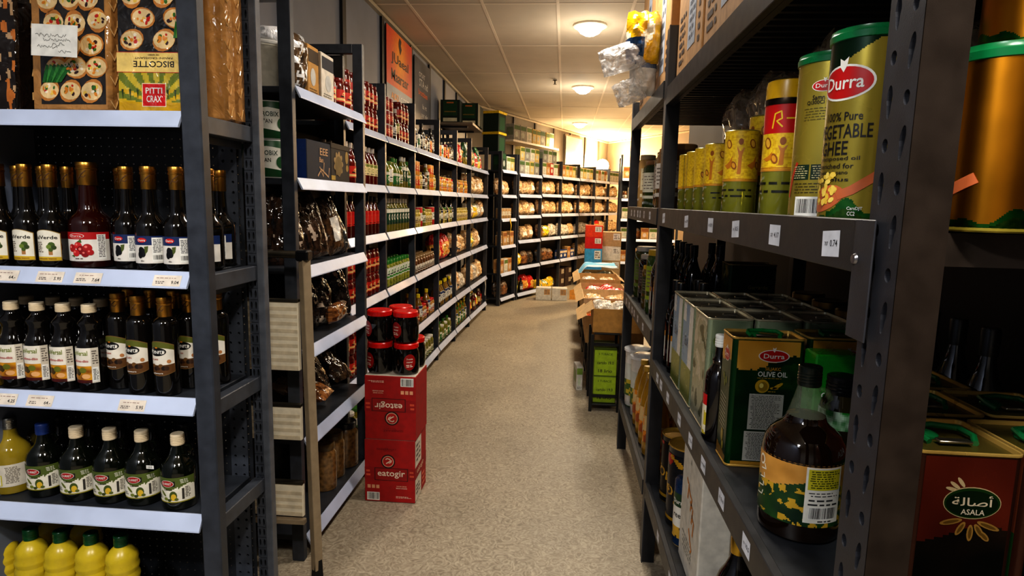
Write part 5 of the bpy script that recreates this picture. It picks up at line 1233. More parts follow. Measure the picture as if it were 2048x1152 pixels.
# ---- oil tins on the lower shelf
def tin_parts(w,h,d,col,rim,top=C(56,48,30),face=None,side=None,handle=None,rr=.012):
    """rectangular tin with rounded vertical edges, rolled rims, sunk lid"""
    def outline(e=0,n=5):
        o=[]
        for cx,cy,a0 in ((w/2-rr,d-rr,0),(-w/2+rr,d-rr,PI/2),(-w/2+rr,rr,PI),(w/2-rr,rr,1.5*PI)):
            for k in range(n+1): a=a0+k*PI/2/n; o.append((cx+(rr+e)*math.cos(a),cy+(rr+e)*math.sin(a)))
        return o
    def ringstack(m,spec,col,mat):
        vs=[];n=0
        for e,z in spec: ol=outline(e); n=len(ol); vs+=[(x,y,z) for x,y in ol]
        fs=[(j*n+i,j*n+(i+1)%n,(j+1)*n+(i+1)%n,(j+1)*n+i) for j in range(len(spec)-1) for i in range(n)]
        m.add(vs,fs,col,mat,True); return vs[-n:]
    b=M(); t=ringstack(b,[(0,.004),(0,h-.004)],col,'tin')
    r0=M(); ringstack(r0,[(-.001,0),(.0015,.001),(.002,.004),(0,.006)],rim,'tin'); r=M(); last=ringstack(r,[(0,h-.006),(.002,h-.004),(.002,h-.001),(0,h),(-.002,h-.001),(-.003,h-.007)],rim,'tin')
    l=M(); l.add(last,[tuple(range(len(last)))],top,'tin')
    parts=[('tin_body',b),('rim',r),('base_rim',r0),('lid',l)]
    if face: a=Art(plane(0,0,0),mat='tin',du=.05); face(a,w,h); 
    if side:
        s_=Art(plane(-w/2,d/2,0,(0,-1,0),(0,0,1),(-1,0,0)),mat='tin',du=.05); side(s_,d,h); a.m.ext(s_.m)
    if face: parts.append(('printed_art',a.m))
    if handle:
        hm=M(); zz=h-.006; hm.lathe([(.018,zz),(.018,zz+.003),(.015,zz+.005),(.008,zz+.008),(0,zz+.008)],16,handle,'gloss',cx=-.02,cy=d*.55)
        pts=[(-.034+.012*0,d*.30,zz+.003),(-.040,d*.42,zz+.008),(-.034,d*.62,zz+.010),(0,d*.70,zz+.010),(.034,d*.62,zz+.010),(.040,d*.42,zz+.008),(.032,d*.30,zz+.003)]
        hm.tube(pts,.005,8,handle,'gloss'); hm.box(-.024,.024,d*.24,d*.34,zz+.004,zz+.008,C(200,190,170),'metal',b=.001)
        parts.append(('carry_handle',hm))
    return parts
def f_durra(a,w,h):
    X=w/2-.011
    def f(u,v):
        t=v/h; e=.80+.05*math.sin(u*32)+.5*max(0,u-.02)+ .02*nz(u,0,90)
        if t<.045: return C(190,140,50)
        if t>e+.0: return mixc(C(196,138,40),C(226,170,70),max(0,min(1,.5+1.2*nz(u,v,14))))
        if t>.62 and u>.03 and t<e-.06: return mixc(C(30,70,24),C(16,54,20),.5+nz(u,v,60))
        return mixc(C(14,56,22),C(10,38,16),.5+nz(u,v,20))
    a.bg(-X,.007,X,h-.008,f,res=.004,z=.0004)
    durra_oval(a,.012,h*.865,.033,.0135)
    a.txt('SILJAKC',.012,h*.765,.010,C(206,150,50),w=.036); a.txt('OLIVE OIL',.012,h*.728,.0125,WHT,w=.068); a.lines(-.024,h*.690,.048,h*.704,1,C(206,160,60),h=.3)
    a.ell(-.010,h*.635,.0165,.0165,C(206,164,40)); a.ell(-.008,h*.632,.011,.012,C(150,120,30),z=.0014); a.ell(-.012,h*.640,.005,.006,C(240,220,120),z=.0016)
    a.ell(.026,h*.640,.014,.004,C(206,164,40),rot=.6,rings=1); a.ell(.018,h*.622,.010,.003,C(206,164,40),rot=0,rings=1); a.lines(.004,h*.590,.026,h*.602,1,C(206,164,40),h=.5)
    pc=C(196,194,184)
    a.rect(-.038,h*.30,.042,h*.575,pc,z=.0012); a.lines(-.034,h*.31,.038,h*.565,22,C(40,40,40),z=.0016,h=.32,seed=4)
    a.rect(-.044,h*.055,.042,h*.285,pc,z=.0012); a.lines(-.040,h*.065,.038,h*.275,18,C(40,40,40),z=.0016,h=.32,seed=8)
def s_durra(a,d,h):
    X=d/2-.010
    def f(u,v):
        t=v/h
        if t<.09-.5*u: return C(176,128,46)
        if t>.80+.02*math.sin(u*60): return mixc(C(196,138,40),C(226,170,70),max(0,min(1,.5+1.2*nz(u,v,14))))
        return mixc(C(50,76,50),C(34,58,34),.5+nz(u,v,20))
    a.bg(-X,.007,X,h-.008,f,res=.004,z=.0004); durra_oval(a,.006,h*.84,.022,.015)
    for i in range(9): a.line([(-.028,h*(.52-.03*i)),(.022,h*(.50-.03*i))],.0016,C(214,210,190),z=.001)
    for i,(u,v) in enumerate(((-.01,.66),(.0,.61),(.012,.64))): a.ell(u,h*v,.006,.009,C(120,130,40),rot=.4,rings=1)
    a.ell(.006,h*.2,.010,.018,C(170,150,50),rings=1); a.ell(.014,h*.13,.008,.012,C(190,170,50),rings=1)
z2=rz(2)
def b_durratin(): return make('olive_oil_tin',tin_parts(.165,.322,.10,C(14,56,22),C(200,160,80),face=f_durra,side=s_durra,handle=C(14,96,44)))
put('durratin',b_durratin,(.4925,1.47,z2),0,'green and gold olive oil tin with white data stickers on its front','tin')
o=put('durratin',None,(.675,1.50,z2),0,'second green and gold olive oil tin right behind the first','tin')
def f_silver(a,w,h):
    X=w/2-.011
    a.bg(-X,.007,X,h-.008,lambda u,v:mixc(C(170,184,150),C(120,140,104),max(0,min(1,.5+1.5*nz(u*2,v,9,4)))),res=.006,z=.0004)
    a.ell(0,h*.28,.05,.075,C(196,206,180),rings=1)
    for i,(u,v) in enumerate(((.01,.72),(.02,.64),(-.03,.78))): a.ell(u,h*v,.014,.02,C(110,130,60),rot=.5,rings=1)
def s_silver(a,d,h):
    X=d/2-.010
    def f(u,v):
        n=nz(u,v,26,2)
        return C(60,70,30) if n>.35 else C(200,196,176) if n<-.25 else mixc(C(150,150,120),C(180,184,160),.5+n)
    a.bg(-X,.007,X,h-.008,f,res=.005,z=.0004)
def s_blue(a,d,h):
    X=d/2-.010
    a.bg(-X,.007,X,h-.008,lambda u,v:(C(130,140,40) if v<h*.36 else C(226,232,236) if u>.02 or v>h*.78 and u<-.03 else C(120,160,200)),res=.005,z=.0004)
    a.txt('ELA',-.01,h*.6,.03,C(30,60,110),w=.05)
for c in range(3):
    for r_ in range(3):
        k='silv%d'%(1 if (c==0 and r_>0) else 0)
        put(k,(lambda k:lambda:make('olive_oil_tin',tin_parts(.123,.322,.172,C(160,172,140),C(200,190,160),top=C(90,84,70),face=f_silver,side=s_blue if k=='silv1' else s_silver,handle=None)+[('handle_strip',M().box(-.035,.01,.03,.045,.314,.319,C(200,200,195),'metal',b=.001)),('spout',M().box(.0,.04,.09,.10,.314,.319,C(190,190,180),'metal',b=.001))]))(k),(.468+.130*c,1.715+.182*r_,z2),0,
            (['front','middle','rear'][r_]+' pale green metal oil tin in the '+['aisle-side','centre','wall-side'][c]+' file, behind the green tin'),'tin','pale green oil tins in three files')
def b_whitecap(h=.285,r=.036):
    def f():
        P=bottle_prof(h,r,'slim'); P=[(x if z<h*.62 else x*(1 if z<h*.70 else .8),z) for x,z in P]
        P=[(0,0),(r*.85,0),(r,.01),(r,.165),(r*.92,.185),(r*.6,.205),(r*.5,.212),(r*.56,.220),(r*.42,.232),(r*.36,.262)]
        b=M().lathe(P,28,C(14,8,5),'bottleglass'); c=screwcap(.0175,.258,h,C(226,226,220),'satin',3)
        a=Art(cyl(r),du=.005,mat='satin'); a.bg(-.05,.02,.03,.13,lambda u,v:C(190,20,24) if v>.10 else (C(226,216,190) if nz(u,v,60)>-.1 else C(190,170,40)),res=.005,z=.0006); a.rect(-.004,.226,.008,.238,WHT,z=-.017)
        return make('sauce_bottle',[('glass_body',b),('cap',c),('label',a.m)])
    return f
put('wcap',b_whitecap(.29,.038),(.428,1.645,z2),R(-105),'dark bottle with white cap just behind and left of the green olive oil tin','bottle')
put('wcap',None,(.560,1.645,z2),R(-60),'dark bottle whose white cap shows above the green olive oil tin','bottle')
# big handled jug
def b_jug(h=.335,r=.078,lab=True):
    def f():
        P=[(0,0),(r*.86,0),(r*.97,.006),(r,.02),(r*.99,.035),(r*1.0,.045),(r*1.0,.168),(r*1.015,.174),(r,.182),(r*.95,.203),(r*.84,.220),(r*.68,.233),(r*.56,.240),(r*.50,.248),(r*.46,.258)]
        b=M().lathe(P,48,C(22,10,3),'bottleglass')
        nk=M().lathe([(r*.465,.257),(r*.40,.275),(r*.32,.300),(r*.27,.318),(r*.26,.330)],32,C(170,180,150),'clearglass'); nk.lathe([(0,.2575),(r*.45,.2575)],24,C(40,22,6),'bottleglass')
        hd=M().tube([(.020,.0,.318),(.034,0,.316),(.041,0,.300),(.038,0,.286),(.030,0,.276)],.0065,12,C(90,110,70),'clearglass'); hd.lathe([(0,-.0),(.008,.002),(.009,.008),(0,.012)],10,C(120,140,100),'clearglass',cx=.037,cz=0) if False else None
        c=screwcap(r*.29,.322,h+.03,C(10,20,14),'gloss',4,28)
        a=Art(cyl(r),du=.005,mat='satin'); W=.118
        def cf(u,v):
            if v>.128+.012*math.sin(u*30): return mixc(C(176,124,50),C(206,150,70),.5+nz(u,v,30))
            n=nz(u,v,70,5)+.4*nz(u,v,160,1)
            return C(190,150,40) if n>.22 and v>.075 or n>.40 else mixc(C(30,70,26),C(14,44,20),.5+nz(u,v,30,8))
        a.bg(-W,.042,W,.176,cf,res=.0028,z=.0008)
        for i in range(4): a.line([(-.085+.004*i,.075+.02*i),(-.065+.003*i,.078+.02*i),(-.062,.088+.02*i)],.0028,C(226,220,200),z=.0014)
        a.ell(-.072,.155,.010,.012,C(230,222,200),z=.0014,rings=1); a.ell(-.072,.155,.006,.008,C(150,100,40),z=.0016,rings=1)
        o=.062
        s_=[(o-.034,.052),(o+.034,.052),(o+.036,.056),(o+.036,.168),(o+.033,.172),(o-.033,.172),(o-.036,.168),(o-.036,.056)]
        a.rect(o-.036,.052,o+.036,.172,C(226,222,210),z=.0014); a.rect(o-.032,.124,o+.032,.168,C(196,186,40),z=.0018); a.lines(o-.030,.127,o+.030,.166,8,C(60,70,20),z=.0022,h=.45,seed=9)
        a.lines(o-.030,.108,o+.030,.120,2,C(60,60,60),z=.0018,h=.35); a.lines(o-.030,.088,o+.030,.106,2,C(50,50,50),z=.0018,h=.4,seed=3); a.bars(o-.026,.062,o+.026,.086,z=.0020,frame=.001,n=34); a.lines(o-.01,.0535,o+.03,.059,1,C(50,50,50),z=.0018)
        return make('oil_jug',[('glass_body',b),('neck',nk),('finger_handle',hd),('cap',c),('label',a.m)])
    return f
put('jug',b_jug(),(.480,1.195,z2),R(-34),'large round dark oil jug with gold and green label and finger handle','jug',scale=(.96,.96,.90))
def b_jarcap():
    r=.042; b=M().lathe([(0,0),(r*.9,0),(r,.01),(r,.19),(r*.94,.215),(r*.7,.235),(r*.68,.24)],32,C(40,34,14),'bottleglass'); c=screwcap(.032,.236,.275,C(12,12,14),'gloss',3,28)
    a=Art(cyl(r),du=.005,mat='satin'); a.bg(-.06,.165,.06,.205,lambda u,v:mixc(C(30,120,40),C(190,220,190),max(0,min(1,.4+2*nz(u,v,60)))),res=.004,z=.0006); a.bg(-.055,.03,.055,.13,lambda u,v:C(206,180,40) if nz(u,v,40)>-.1 else C(40,60,30),res=.005,z=.0006)
    return make('oil_jar',[('glass_body',b),('cap',c),('label',a.m)])
put('jarcap',b_jarcap,(.605,1.335,z2),R(-40),'black-capped jar squeezed between the round jug and the perforated post','jar')
def b_greenpack():
    w,h,d=.10,.30,.07; b=M().box(-w/2,w/2,0,d,0,h,C(22,120,24),'gloss',b=.004); a=Art(plane(0,0,0),mat='gloss',du=.05)
    a.bg(-w/2+.003,.003,w/2-.003,h-.003,lambda u,v:mixc(C(24,140,28),C(14,90,30),max(0,min(1,.5+nz(u,v,14)))),res=.01,z=.0005)
    a.txt('Stedi',0,h*.78,.012,C(206,170,50),w=.04,rot=-.3); a.txt('CII3RIG',.0,h*.66,.014,WHT,w=.07,rot=-.3); a.txt('2;7',-.02,h*.54,.014,WHT,rot=-.3); a.lines(-.03,h*.2,.03,h*.4,5,WHT,h=.3)
    return make('oil_pack',[('carton',b),('printed_art',a.m)])
put('gpack',b_greenpack,(.628,1.412,z2),0,'bright green oil pack between the second olive oil tin and the post','pack')
def f_tall(a,w,h):
    X=w/2-.011; a.bg(-X,.007,X,h-.008,lambda u,v:mixc(C(12,40,18),C(6,20,10),.5+nz(u,v,12)),res=.01,z=.0004); a.txt('Gerrardo',.02,h*.8,.014,C(150,140,90),w=.07); a.ell(.02,h*.62,.035,.012,C(90,80,40),rings=1); a.txt('olio',.02,h*.62,.01,C(200,180,120),w=.03,z=.0014)
def s_tall(a,d,h):
    X=d/2-.010; a.bg(-X,.007,X,h-.008,lambda u,v:C(150,130,40) if nz(u,v,30)>.1 else (C(30,60,24) if nz(u,v,24,4)>0 else C(14,24,14)),res=.005,z=.0004)
put('talltin',lambda:make('olive_oil_tin',tin_parts(.17,.42,.11,C(12,40,18),C(120,100,60),face=f_tall,side=s_tall)),(xat(1500,2.30,1.25)+.01,2.30,z2),0,'tall dark green oil tin at the back of the lower shelf','tin')
for i,(x,y) in enumerate(((.843,1.66),(.843,1.83),(.843,2.0),(.843,2.17))):
    put('glassjar',lambda:make('glass_jar',[('jar_body',M().lathe([(0,0),(.045,0),(.05,.01),(.05,.30),(.046,.315),(.04,.32)],28,C(60,44,20),'bottleglass')),('lid',M().lathe([(.048,.315),(.051,.318),(.051,.338),(.046,.342),(.03,.338),(0,.338)],28,C(130,100,50),'metal'))]),(x,y,z2),0,'round dark glass jar with gold lid against the wall on the lower shelf','jar','dark glass jars by the wall')
# dark bottles at the far end of this shelf
def b_dark(h=.34,r=.04): return lambda:make('oil_bottle',[('glass_body',M().lathe(bottle_prof(h,r,'round'),20,C(8,7,5),'bottleglass')),('cap',M().lathe([(.017,h*.86),(.0175,h*.985),(.016,h),(0,h)],14,C(14,12,10),'gloss')),('label',(lambda a:(a.bg(-.045,h*.12,.045,h*.42,lambda u,v:C(190,130,50) if v>h*.33 else C(196,190,176),res=.02,z=.0006),a.m)[-1])(Art(cyl(r),du=.01,mat='satin')))])
for i,(x,y) in enumerate(((.445,2.33),(.53,2.35),(.445,2.42),(.53,2.44))):
    put('darkA',b_dark(),(x,y,z2),R(-50+20*i),'tall dark glass bottle between the pale tins and the rack post','bottle','dark bottles behind the pale tins')
# ---- Asala tins seen past the near post
def f_asala(a,w,h):
    X=w/2-.011
    def f(u,v):
        t=v/h
        if t>.56+.05*math.sin(u*34+.5): return mixc(C(120,44,24),C(84,28,16),max(0,min(1,.5+1.2*nz(u,v,10))))
        return mixc(C(40,26,16),C(12,12,8),max(0,min(1,.5+1.5*nz(u,v,14,3))))
    a.bg(-X,.007,X,h-.008,f,res=.004,z=.0004); cx=.008; cy=h*.73
    a.ell(cx,cy,.040,.0245,C(226,200,150),z=.001,n=32); a.ell(cx,cy,.0388,.0232,C(30,62,22),z=.0013,n=32); a.ell(cx,cy-.001,.036,.020,C(16,36,14),z=.0015,n=32)
    a.txt('\ufe94\ufedf\ufe8e\ufebb\u0623',cx,cy+.004,.017,C(240,222,190),z=.0019,w=.056); a.txt('ASALA',cx+.002,cy-.0135,.0085,C(240,226,200),z=.0019,w=.033)
    for (u,v,r_) in ((-.026,.026,2.5),(-.018,.031,2.2),(-.030,.020,2.9)): a.ell(cx+u,cy+v,.009,.0028,C(226,200,150),rot=r_,rings=1,n=12)
    lc=C(170,128,60)
    for (u,v,r_,l) in ((-.026,-.030,.25,.016),(.026,-.034,-.35,.017),(-.012,-.040,1.1,.012),(.002,-.046,1.57,.013),(.014,-.042,-1.0,.012),(.022,-.050,-.8,.010)): a.ell(cx+u,cy+v,l,.0045,lc,rot=r_,rings=1,n=14); a.ell(cx+u,cy+v,l*.7,.0022,C(110,80,30),rot=r_,rings=1,n=14,z=.0015)
    a.rect(-.030,h*.06,.046,h*.16,C(176,160,70),z=.001); a.lines(-.026,h*.07,.042,h*.15,3,C(70,56,20),z=.0014,h=.45)
def s_asala(a,d,h):
    X=d/2-.010; a.bg(-X,.007,X,h-.008,lambda u,v:C(40,86,40) if v<h*.55 else C(140,70,40),res=.01,z=.0004); a.rect(-.03,h*.1,.0,h*.5,C(70,120,60)); a.txt('ASA',0,h*.62,.02,WHT,w=.05)
def b_asala(): return make('olive_oil_tin',tin_parts(.146,.284,.148,C(60,30,18),C(206,170,90),top=C(96,84,36),face=f_asala,side=s_asala,handle=C(14,96,50))+[('lid_sticker',M().box(-.065,-.03,.02,.06,.2755,.2765,C(220,220,210),'matte'))])
for i,(x,y,lab) in enumerate(((.596,.90,'brown olive oil tin with green oval crest in the right foreground'),(.654,1.075,'brown oil tin directly behind the one with the green oval crest'),(.752,.905,'brown oil tin at the far right whose lid sticker shows'),(.81,1.08,'brown oil tin in the back right corner of the lower shelf'),(.735,1.24,'brown oil tin third in depth behind the crest tin'))):
    put('asala',b_asala,(x,y,z2),0,lab,'tin','brown olive oil tins right of the post')
for i,(x,y) in enumerate(((.85,1.275),(.85,1.375),(.85,1.475))):
    put('darkB',b_dark(.40,.042),(x,y,z2),R(30*i),'tall black bottle in shadow behind the brown tins','bottle','black bottles behind the brown tins')
for i in range(6):
    put('darkC',b_dark(.36,.036),(.885 if i%2 else .80,1.66+.0*i+.125*i-(.03 if i%2 else 0),rz(1)),0,'dark bottle at the back of the eye-level shelf','bottle','dark bottles at the back of the eye-level shelf') if i>7 else None
# ---- lower level
z3=rz(3)
def b_rtin(r,h,c0,c1):
    def f():
        b=M().lathe([(0,0),(r*.97,0),(r,.003),(r,h-.006),(r+.002,h-.003),(r,h),(r-.004,h-.008),(0,h-.008)],36,lambda z:c0 if .006<z<h-.008 else C(190,150,60),'tin')
        a=Art(cyl(r),du=.006,mat='tin'); a.bg(-r*2.2,h*.08,r*2.2,h*.9,lambda u,v:C(206,160,40) if abs(abs(u)-r*.9)<.006 or abs(v-h*.1)<.006 or nz(u,v,26,3)>.42 else (C(180,30,30) if nz(u,v,18,6)>.45 and v>h*.5 else c1),res=.006,z=.0006)
        a.txt('Oro',0,h*.45,.04,C(206,164,60),w=r*1.4); return make('olive_tin',[('can_body',b),('printed_label',a.m)])
    return f
put('rt1',b_rtin(.062,.27,C(24,22,18),C(20,18,16)),(.475,2.36,z3),R(-50),'round black and gold tin by the far post on the bottom shelf','tin')
put('rt2',b_rtin(.075,.30,C(24,30,44),C(20,26,38)),(.482,2.175,z3),R(-50),'larger round navy and gold tin on the bottom shelf','tin')
def b_canister():
    r,h=.045,.235; b=M().lathe([(0,0),(r*.97,0),(r,.004),(r,h-.012),(r*.9,h-.004),(r*.7,h),(0,h)],32,lambda z:C(180,150,90) if z<.02 else C(24,50,84),'gloss')
    a=Art(cyl(r),du=.006,mat='satin'); a.bg(-r*2,.03,r*2,h*.8,lambda u,v:C(20,60,30) if v>h*.6 else (C(226,222,212) if v>h*.3 else (C(206,160,50) if nz(u,v,30)>0 else C(30,30,30))),res=.008,z=.0006); a.txt('Durra',0,h*.68,.016,WHT,w=.05); a.txt('reef',0,h*.48,.02,INK,w=.04)
    return make('oil_canister',[('can_body',b),('label',a.m)])
put('canister',b_canister,(.452,2.035,z3),R(-52),'small blue-topped canister with white label on the bottom shelf','canister')
def b_wboard():
    w,h,d=.09,.42,.27; b=M().box(-w/2,w/2,0,d,0,h,C(214,208,194),'card',b=.004); s_=Art(plane(-w/2,d/2,0,(0,-1,0),(0,0,1),(-1,0,0)),mat='card',du=1); oc=C(206,130,50)
    for i,(x,y,dx,dy) in enumerate(((-.06,.30,.03,.05),(-.03,.28,.05,.03),(.0,.25,.04,.05),(.03,.22,.03,.04),(.0,.16,.05,-.04))): s_.line([(x,y),(x+dx*.5,y+dy*.2-.02),(x+dx,y+dy*.4-.03),(x+dx*.7,y-.06)],.011,oc,z=.0012)
    s_.line([(-.02,.36),(-.015,.375),(-.01,.36)],.004,C(120,120,110)); s_.lines(-.09,.06,.06,.12,4,C(120,116,106),h=.3); return make('flat_carton',[('carton',b),('calligraphy_print',s_.m)])
put('wboard',b_wboard,(.462,1.70,z3),0,'tall white carton with orange calligraphy on the bottom shelf','box')
put('wboard2',lambda:make('flat_carton',[('carton',M().box(-.05,.05,0,.28,0,.36,C(206,196,176),'card',b=.004)),('print',(lambda a:(a.lines(-.03,.1,.03,.14,2,C(120,110,90)),a.m)[-1])(Art(plane(0,0,0),mat='card',du=1)))]),(.585,1.62,z3),0,'plain cream carton right of the white carton on the bottom shelf','box')
put('goldcap',lambda:make('oil_bottle',[('glass_body',M().lathe(bottle_prof(.33,.055,'round'),28,C(12,8,5),'bottleglass')),('cap',M().lathe([(.020,.285),(.021,.322),(.018,.33),(0,.33)],16,C(196,160,60),'metal'))]),(.468,1.50,z3),0,'dark bottle with gold cap at the bottom edge of view','bottle')
for i,(x,y) in enumerate(((.60,2.1),(.60,2.3),(.75,2.2),(.75,2.0),(.75,1.8))):
    put('darkD',b_dark(.33,.045),(x,y,z3),0,'dark bottle at the back of the bottom shelf','bottle','dark bottles at the back of the bottom shelf')

# ---- second rack
y1=rz(1,2)
def gjar(r,h,col,lid,lab): return lambda:make('pickle_jar',[('jar_body',M().lathe([(0,0),(r*.9,0),(r,.012),(r,h*.84),(r*.93,h*.9),(r*.8,h*.92)],28,col,'bottleglass')),('lid',M().lathe([(r*.84,h*.91),(r*.86,h*.92),(r*.86,h*.985),(r*.8,h),(0,h)],28,lid,'satin')),('label',(lambda a:(a.rect(-r*.9,h*.35,r*.9,h*.75,lab,z=.0006),a.lines(-r*.7,h*.4,r*.7,h*.7,5,C(110,100,90),z=.001,h=.3),a.rect(-r*.9,h*.22,r*.9,h*.28,lab,z=.0006),a.m)[-1])(Art(cyl(r),du=.01,mat='satin')))])
put('gj1',gjar(.095,.255,C(40,50,16),C(150,110,70),C(200,196,176)),(.508,3.40,y1),R(-35),'large dark green jar with white label on the second rack at eye level','jar')
put('gj2',gjar(.075,.27,C(110,84,50),C(170,130,80),C(206,200,190)),(.49,3.0,y1),R(-40),'patterned brown jar behind the rack post at eye level','jar')
put('bc1',lambda:make('carton_box',box_parts(.2,.14,.2,C(50,36,24),C(90,60,34),2)),(.72,3.35,y1),0,'small dark brown carton behind the large green jar','box')
put('gj3',gjar(.05,.30,C(190,150,90),C(200,180,140),C(226,210,170)),(.46,3.60,y1),0,'tall tan jar at the far end of the second rack','jar')
for i,Y in enumerate((2.64,2.80)): put('gj2',None,(.47,Y,y1),R(-40),['brown jar hidden just past the rack post at eye level','second brown jar past the rack post at eye level'][i],'jar')
y2=rz(2,2)
for i,(x,y,k,r,h,c,l,lb,lab) in enumerate(((.475,3.58,'ja',.065,.29,C(60,70,20),C(196,196,190),C(90,110,40),'clear green jar with metal lid at the far end of the second rack'),(.472,3.38,'jb',.06,.26,C(20,14,12),C(200,196,186),C(60,50,46),'black-labelled jar on the second rack'),(.445,3.19,'jc',.038,.22,C(90,70,24),C(206,160,30),C(50,56,26),'slim jar with yellow lid on the second rack'),(.458,3.05,'jd',.05,.31,C(60,84,30),C(206,170,40),C(150,170,40),'tall green jar with yellow lid on the second rack'),(.64,3.55,'ja',0,0,0,0,0,'clear green jar in the back row of the second rack'),(.62,3.3,'jb',0,0,0,0,0,'black-labelled jar in the back row of the second rack'))):
    put(k,gjar(r,h,c,l,lb) if r else None,(x,y,y2),R(-30),lab,'jar')
for i,(x,y) in enumerate(((.45,2.90),(.45,2.78),(.45,2.66),(.56,2.95),(.56,2.82),(.56,2.70),(.56,3.08),(.68,2.75),(.68,2.9))):
    put('darkE',b_dark(.36,.042),(x,y,y2),R(-40+15*i),'tall dark oil bottle beside the post on the second rack','bottle','dark oil bottles on the second rack')
y3=rz(3,2)
def b_tub():
    r,h=.068,.36; b=M().lathe([(0,0),(r*.86,0),(r*.9,.006),(r,h*.92)],32,lambda z:C(214,212,204) if z>.1 else C(90,110,60),'gloss'); l=M().lathe([(r+.003,h*.91),(r+.008,h*.92),(r+.008,h*.96),(r*.95,h*.975),(r*.6,h),(0,h)],32,C(220,222,222),'gloss')
    a=Art(cyl(r*.94),du=.008,mat='satin'); a.bg(-.06,.07,.06,.26,lambda u,v:C(196,200,190) if v>.17 else (C(60,90,40) if nz(u,v,30)>0 else C(180,160,50)),res=.012,z=.004); return make('plastic_tub',[('tub_body',b),('lid',l),('label',a.m)])
put('tub',b_tub,(.455,3.60,y3),R(-30),'farther white lidded tub on the low shelf of the second rack','tub')
put('tub',None,(.47,3.42,y3),R(-30),'nearer white lidded tub on the low shelf of the second rack','tub')
def b_amber():
    r,h=.052,.36; P=[(0,0),(r*.85,0),(r,.01),(r*1.0,.06),(r*.92,.09),(r,.12),(r*.96,.20),(r*.88,.24),(r*.6,.30),(r*.36,.33),(r*.34,.34)]
    b=M().lathe(P,28,C(200,150,40),'oil'); c=screwcap(.021,.335,h,C(200,160,60),'gloss',3,20)
    a=Art(cyl(r*.97),du=.006,mat='satin'); a.bg(-.05,.07,.05,.20,lambda u,v:C(214,130,30) if nz(u,v,30)>.15 else C(206,176,120) if v>.13 else C(150,70,20),res=.008,z=.003)
    hd=M().tube([(r*.5,0,.31),(r*1.0,0,.30),(r*1.15,0,.26),(r*1.02,0,.22)],.007,8,C(200,130,30),'oil'); return make('oil_bottle',[('bottle_body',b),('cap',c),('label',a.m),('handle',hd)])
for i,Y in enumerate((3.27,3.135,3.0,2.865,2.73)):
    put('amber',b_amber,(.455,Y,y3),R(-45+10*i),['amber oil bottle next to the white tubs','second amber oil bottle from the white tubs','third amber oil bottle from the white tubs','fourth amber oil bottle, near the rack post','nearest amber oil bottle, behind the rack post'][i],'bottle','amber cooking oil bottles')
for i,Y in enumerate((3.2,3.05,2.9,2.75)): put('amber',None,(.60,Y,y3),0,'amber oil bottle in the back row of the low shelf','bottle','back row of amber oil bottles')

# ---- price tickets on the beams
def sq(seed,w=.055,h=.036):
    a=Art(plane(0,0,0,(0,-1,0),(0,0,1),(-1,0,0)),mat='matte'); a.bg(-w/2,-h/2,w/2,h/2,C(214,216,222),res=.008,z=0)
    a.txt(['707','227','101','252','909'][seed%5],-w*.24,h*.0,h*.16,C(50,50,56),z=.0004); a.txt(['0.74','4.17','10.5','8.19','6.99'][seed%5],w*.18,h*.02,h*.26,C(40,40,46),z=.0004,w=w*.42); return a.m
near=['right-hand and largest','second largest','third','fourth','fifth','smallest']
for i,px in enumerate((1660,1548,1470,1420,1372,1327)):
    zz=RZ[1]-.036; y=yat(px,XR-.005,zz); o=sq(i,.056,.036).build('shelf_price_ticket'); o.location=(XR-.0043,y,zz); o.rotation_euler=(R(random.uniform(-4,4)),0,0)
    tag(o,near[i]+' white price ticket on the eye-level beam under the yellow tins','price tag')
for i,py in enumerate((1104,1008,938,880,836,793,760,742)):
    zz=RZ[2]-.034; p=at({0:1490,1:1441,2:1405,3:1380,4:1358,5:1335,6:1322,7:1315}[i],py,X=XR-.005); o=sq(i+2,.05,.036).build('shelf_price_ticket'); o.location=(XR-.0043,p.y,zz)
    tag(o,['nearest','second','third','fourth','fifth','sixth','seventh','eighth'][i]+' white price ticket counted from the camera on the lower beam','price tag')
for i,Y in enumerate((2.75,2.95,3.1,3.2,3.35,3.5)):
    o=sq(i,.045,.034).build('shelf_price_ticket'); o.location=(XR-.0043,Y,RZ2[1]-.034); tag(o,'small white price ticket on the eye-level beam of the second rack','price tag','tickets on the second rack at eye level')
    o=sq(i+1,.045,.034).build('shelf_price_ticket'); o.location=(XR-.0043,Y+.04,RZ2[2]-.034); tag(o,'small white price ticket on the lower beam of the second rack','price tag','tickets on the second rack lower beam')
for i,Y in enumerate((1.85,2.1)):
    o=sq(i,.045,.034).build('shelf_price_ticket'); o.location=(XR-.0043,Y,RZ[3]-.034); tag(o,['nearer','farther'][i]+' white price ticket on the bottom beam of the near rack','price tag')

# ---- cartons and bag on top of the racks
def b_bigcarton(w,d,h,seed):
    def f():
        b=M().box(0,w,0,d,0,h,C(186,142,92),'card',b=.003); s_=Art(plane(0,d/2,0,(0,-1,0),(0,0,1),(-1,0,0)),mat='card',du=1); bk=C(70,50,36)
        s_.rect(-.02,.08,.10,h*.8,C(170,176,186)); s_.lines(0,.10,.09,h*.75,9,C(80,86,100),z=.0014,seed=seed); s_.lines(-d*.42,.05,-.06,h*.5,6,bk,seed=seed+3); s_.lines(.14,.06,d*.42,.2,4,bk,seed=seed+1)
        s_.rect(-d/2+.004,h-.012,d/2-.004,h-.008,C(120,88,54)); s_.line([(d*.1,0),(d*.1,h)],.002,C(120,88,54))
        fr=Art(plane(w/2,0,0),mat='card',du=1); fr.lines(-w*.3,.05,w*.3,.2,4,bk,seed=seed); s_.m.ext(fr.m)
        return make('cardboard_box',[('carton',b),('print',s_.m)])
    return f
zt1,zt2=RZ[0]-.0055,RZ2[0]-.0055
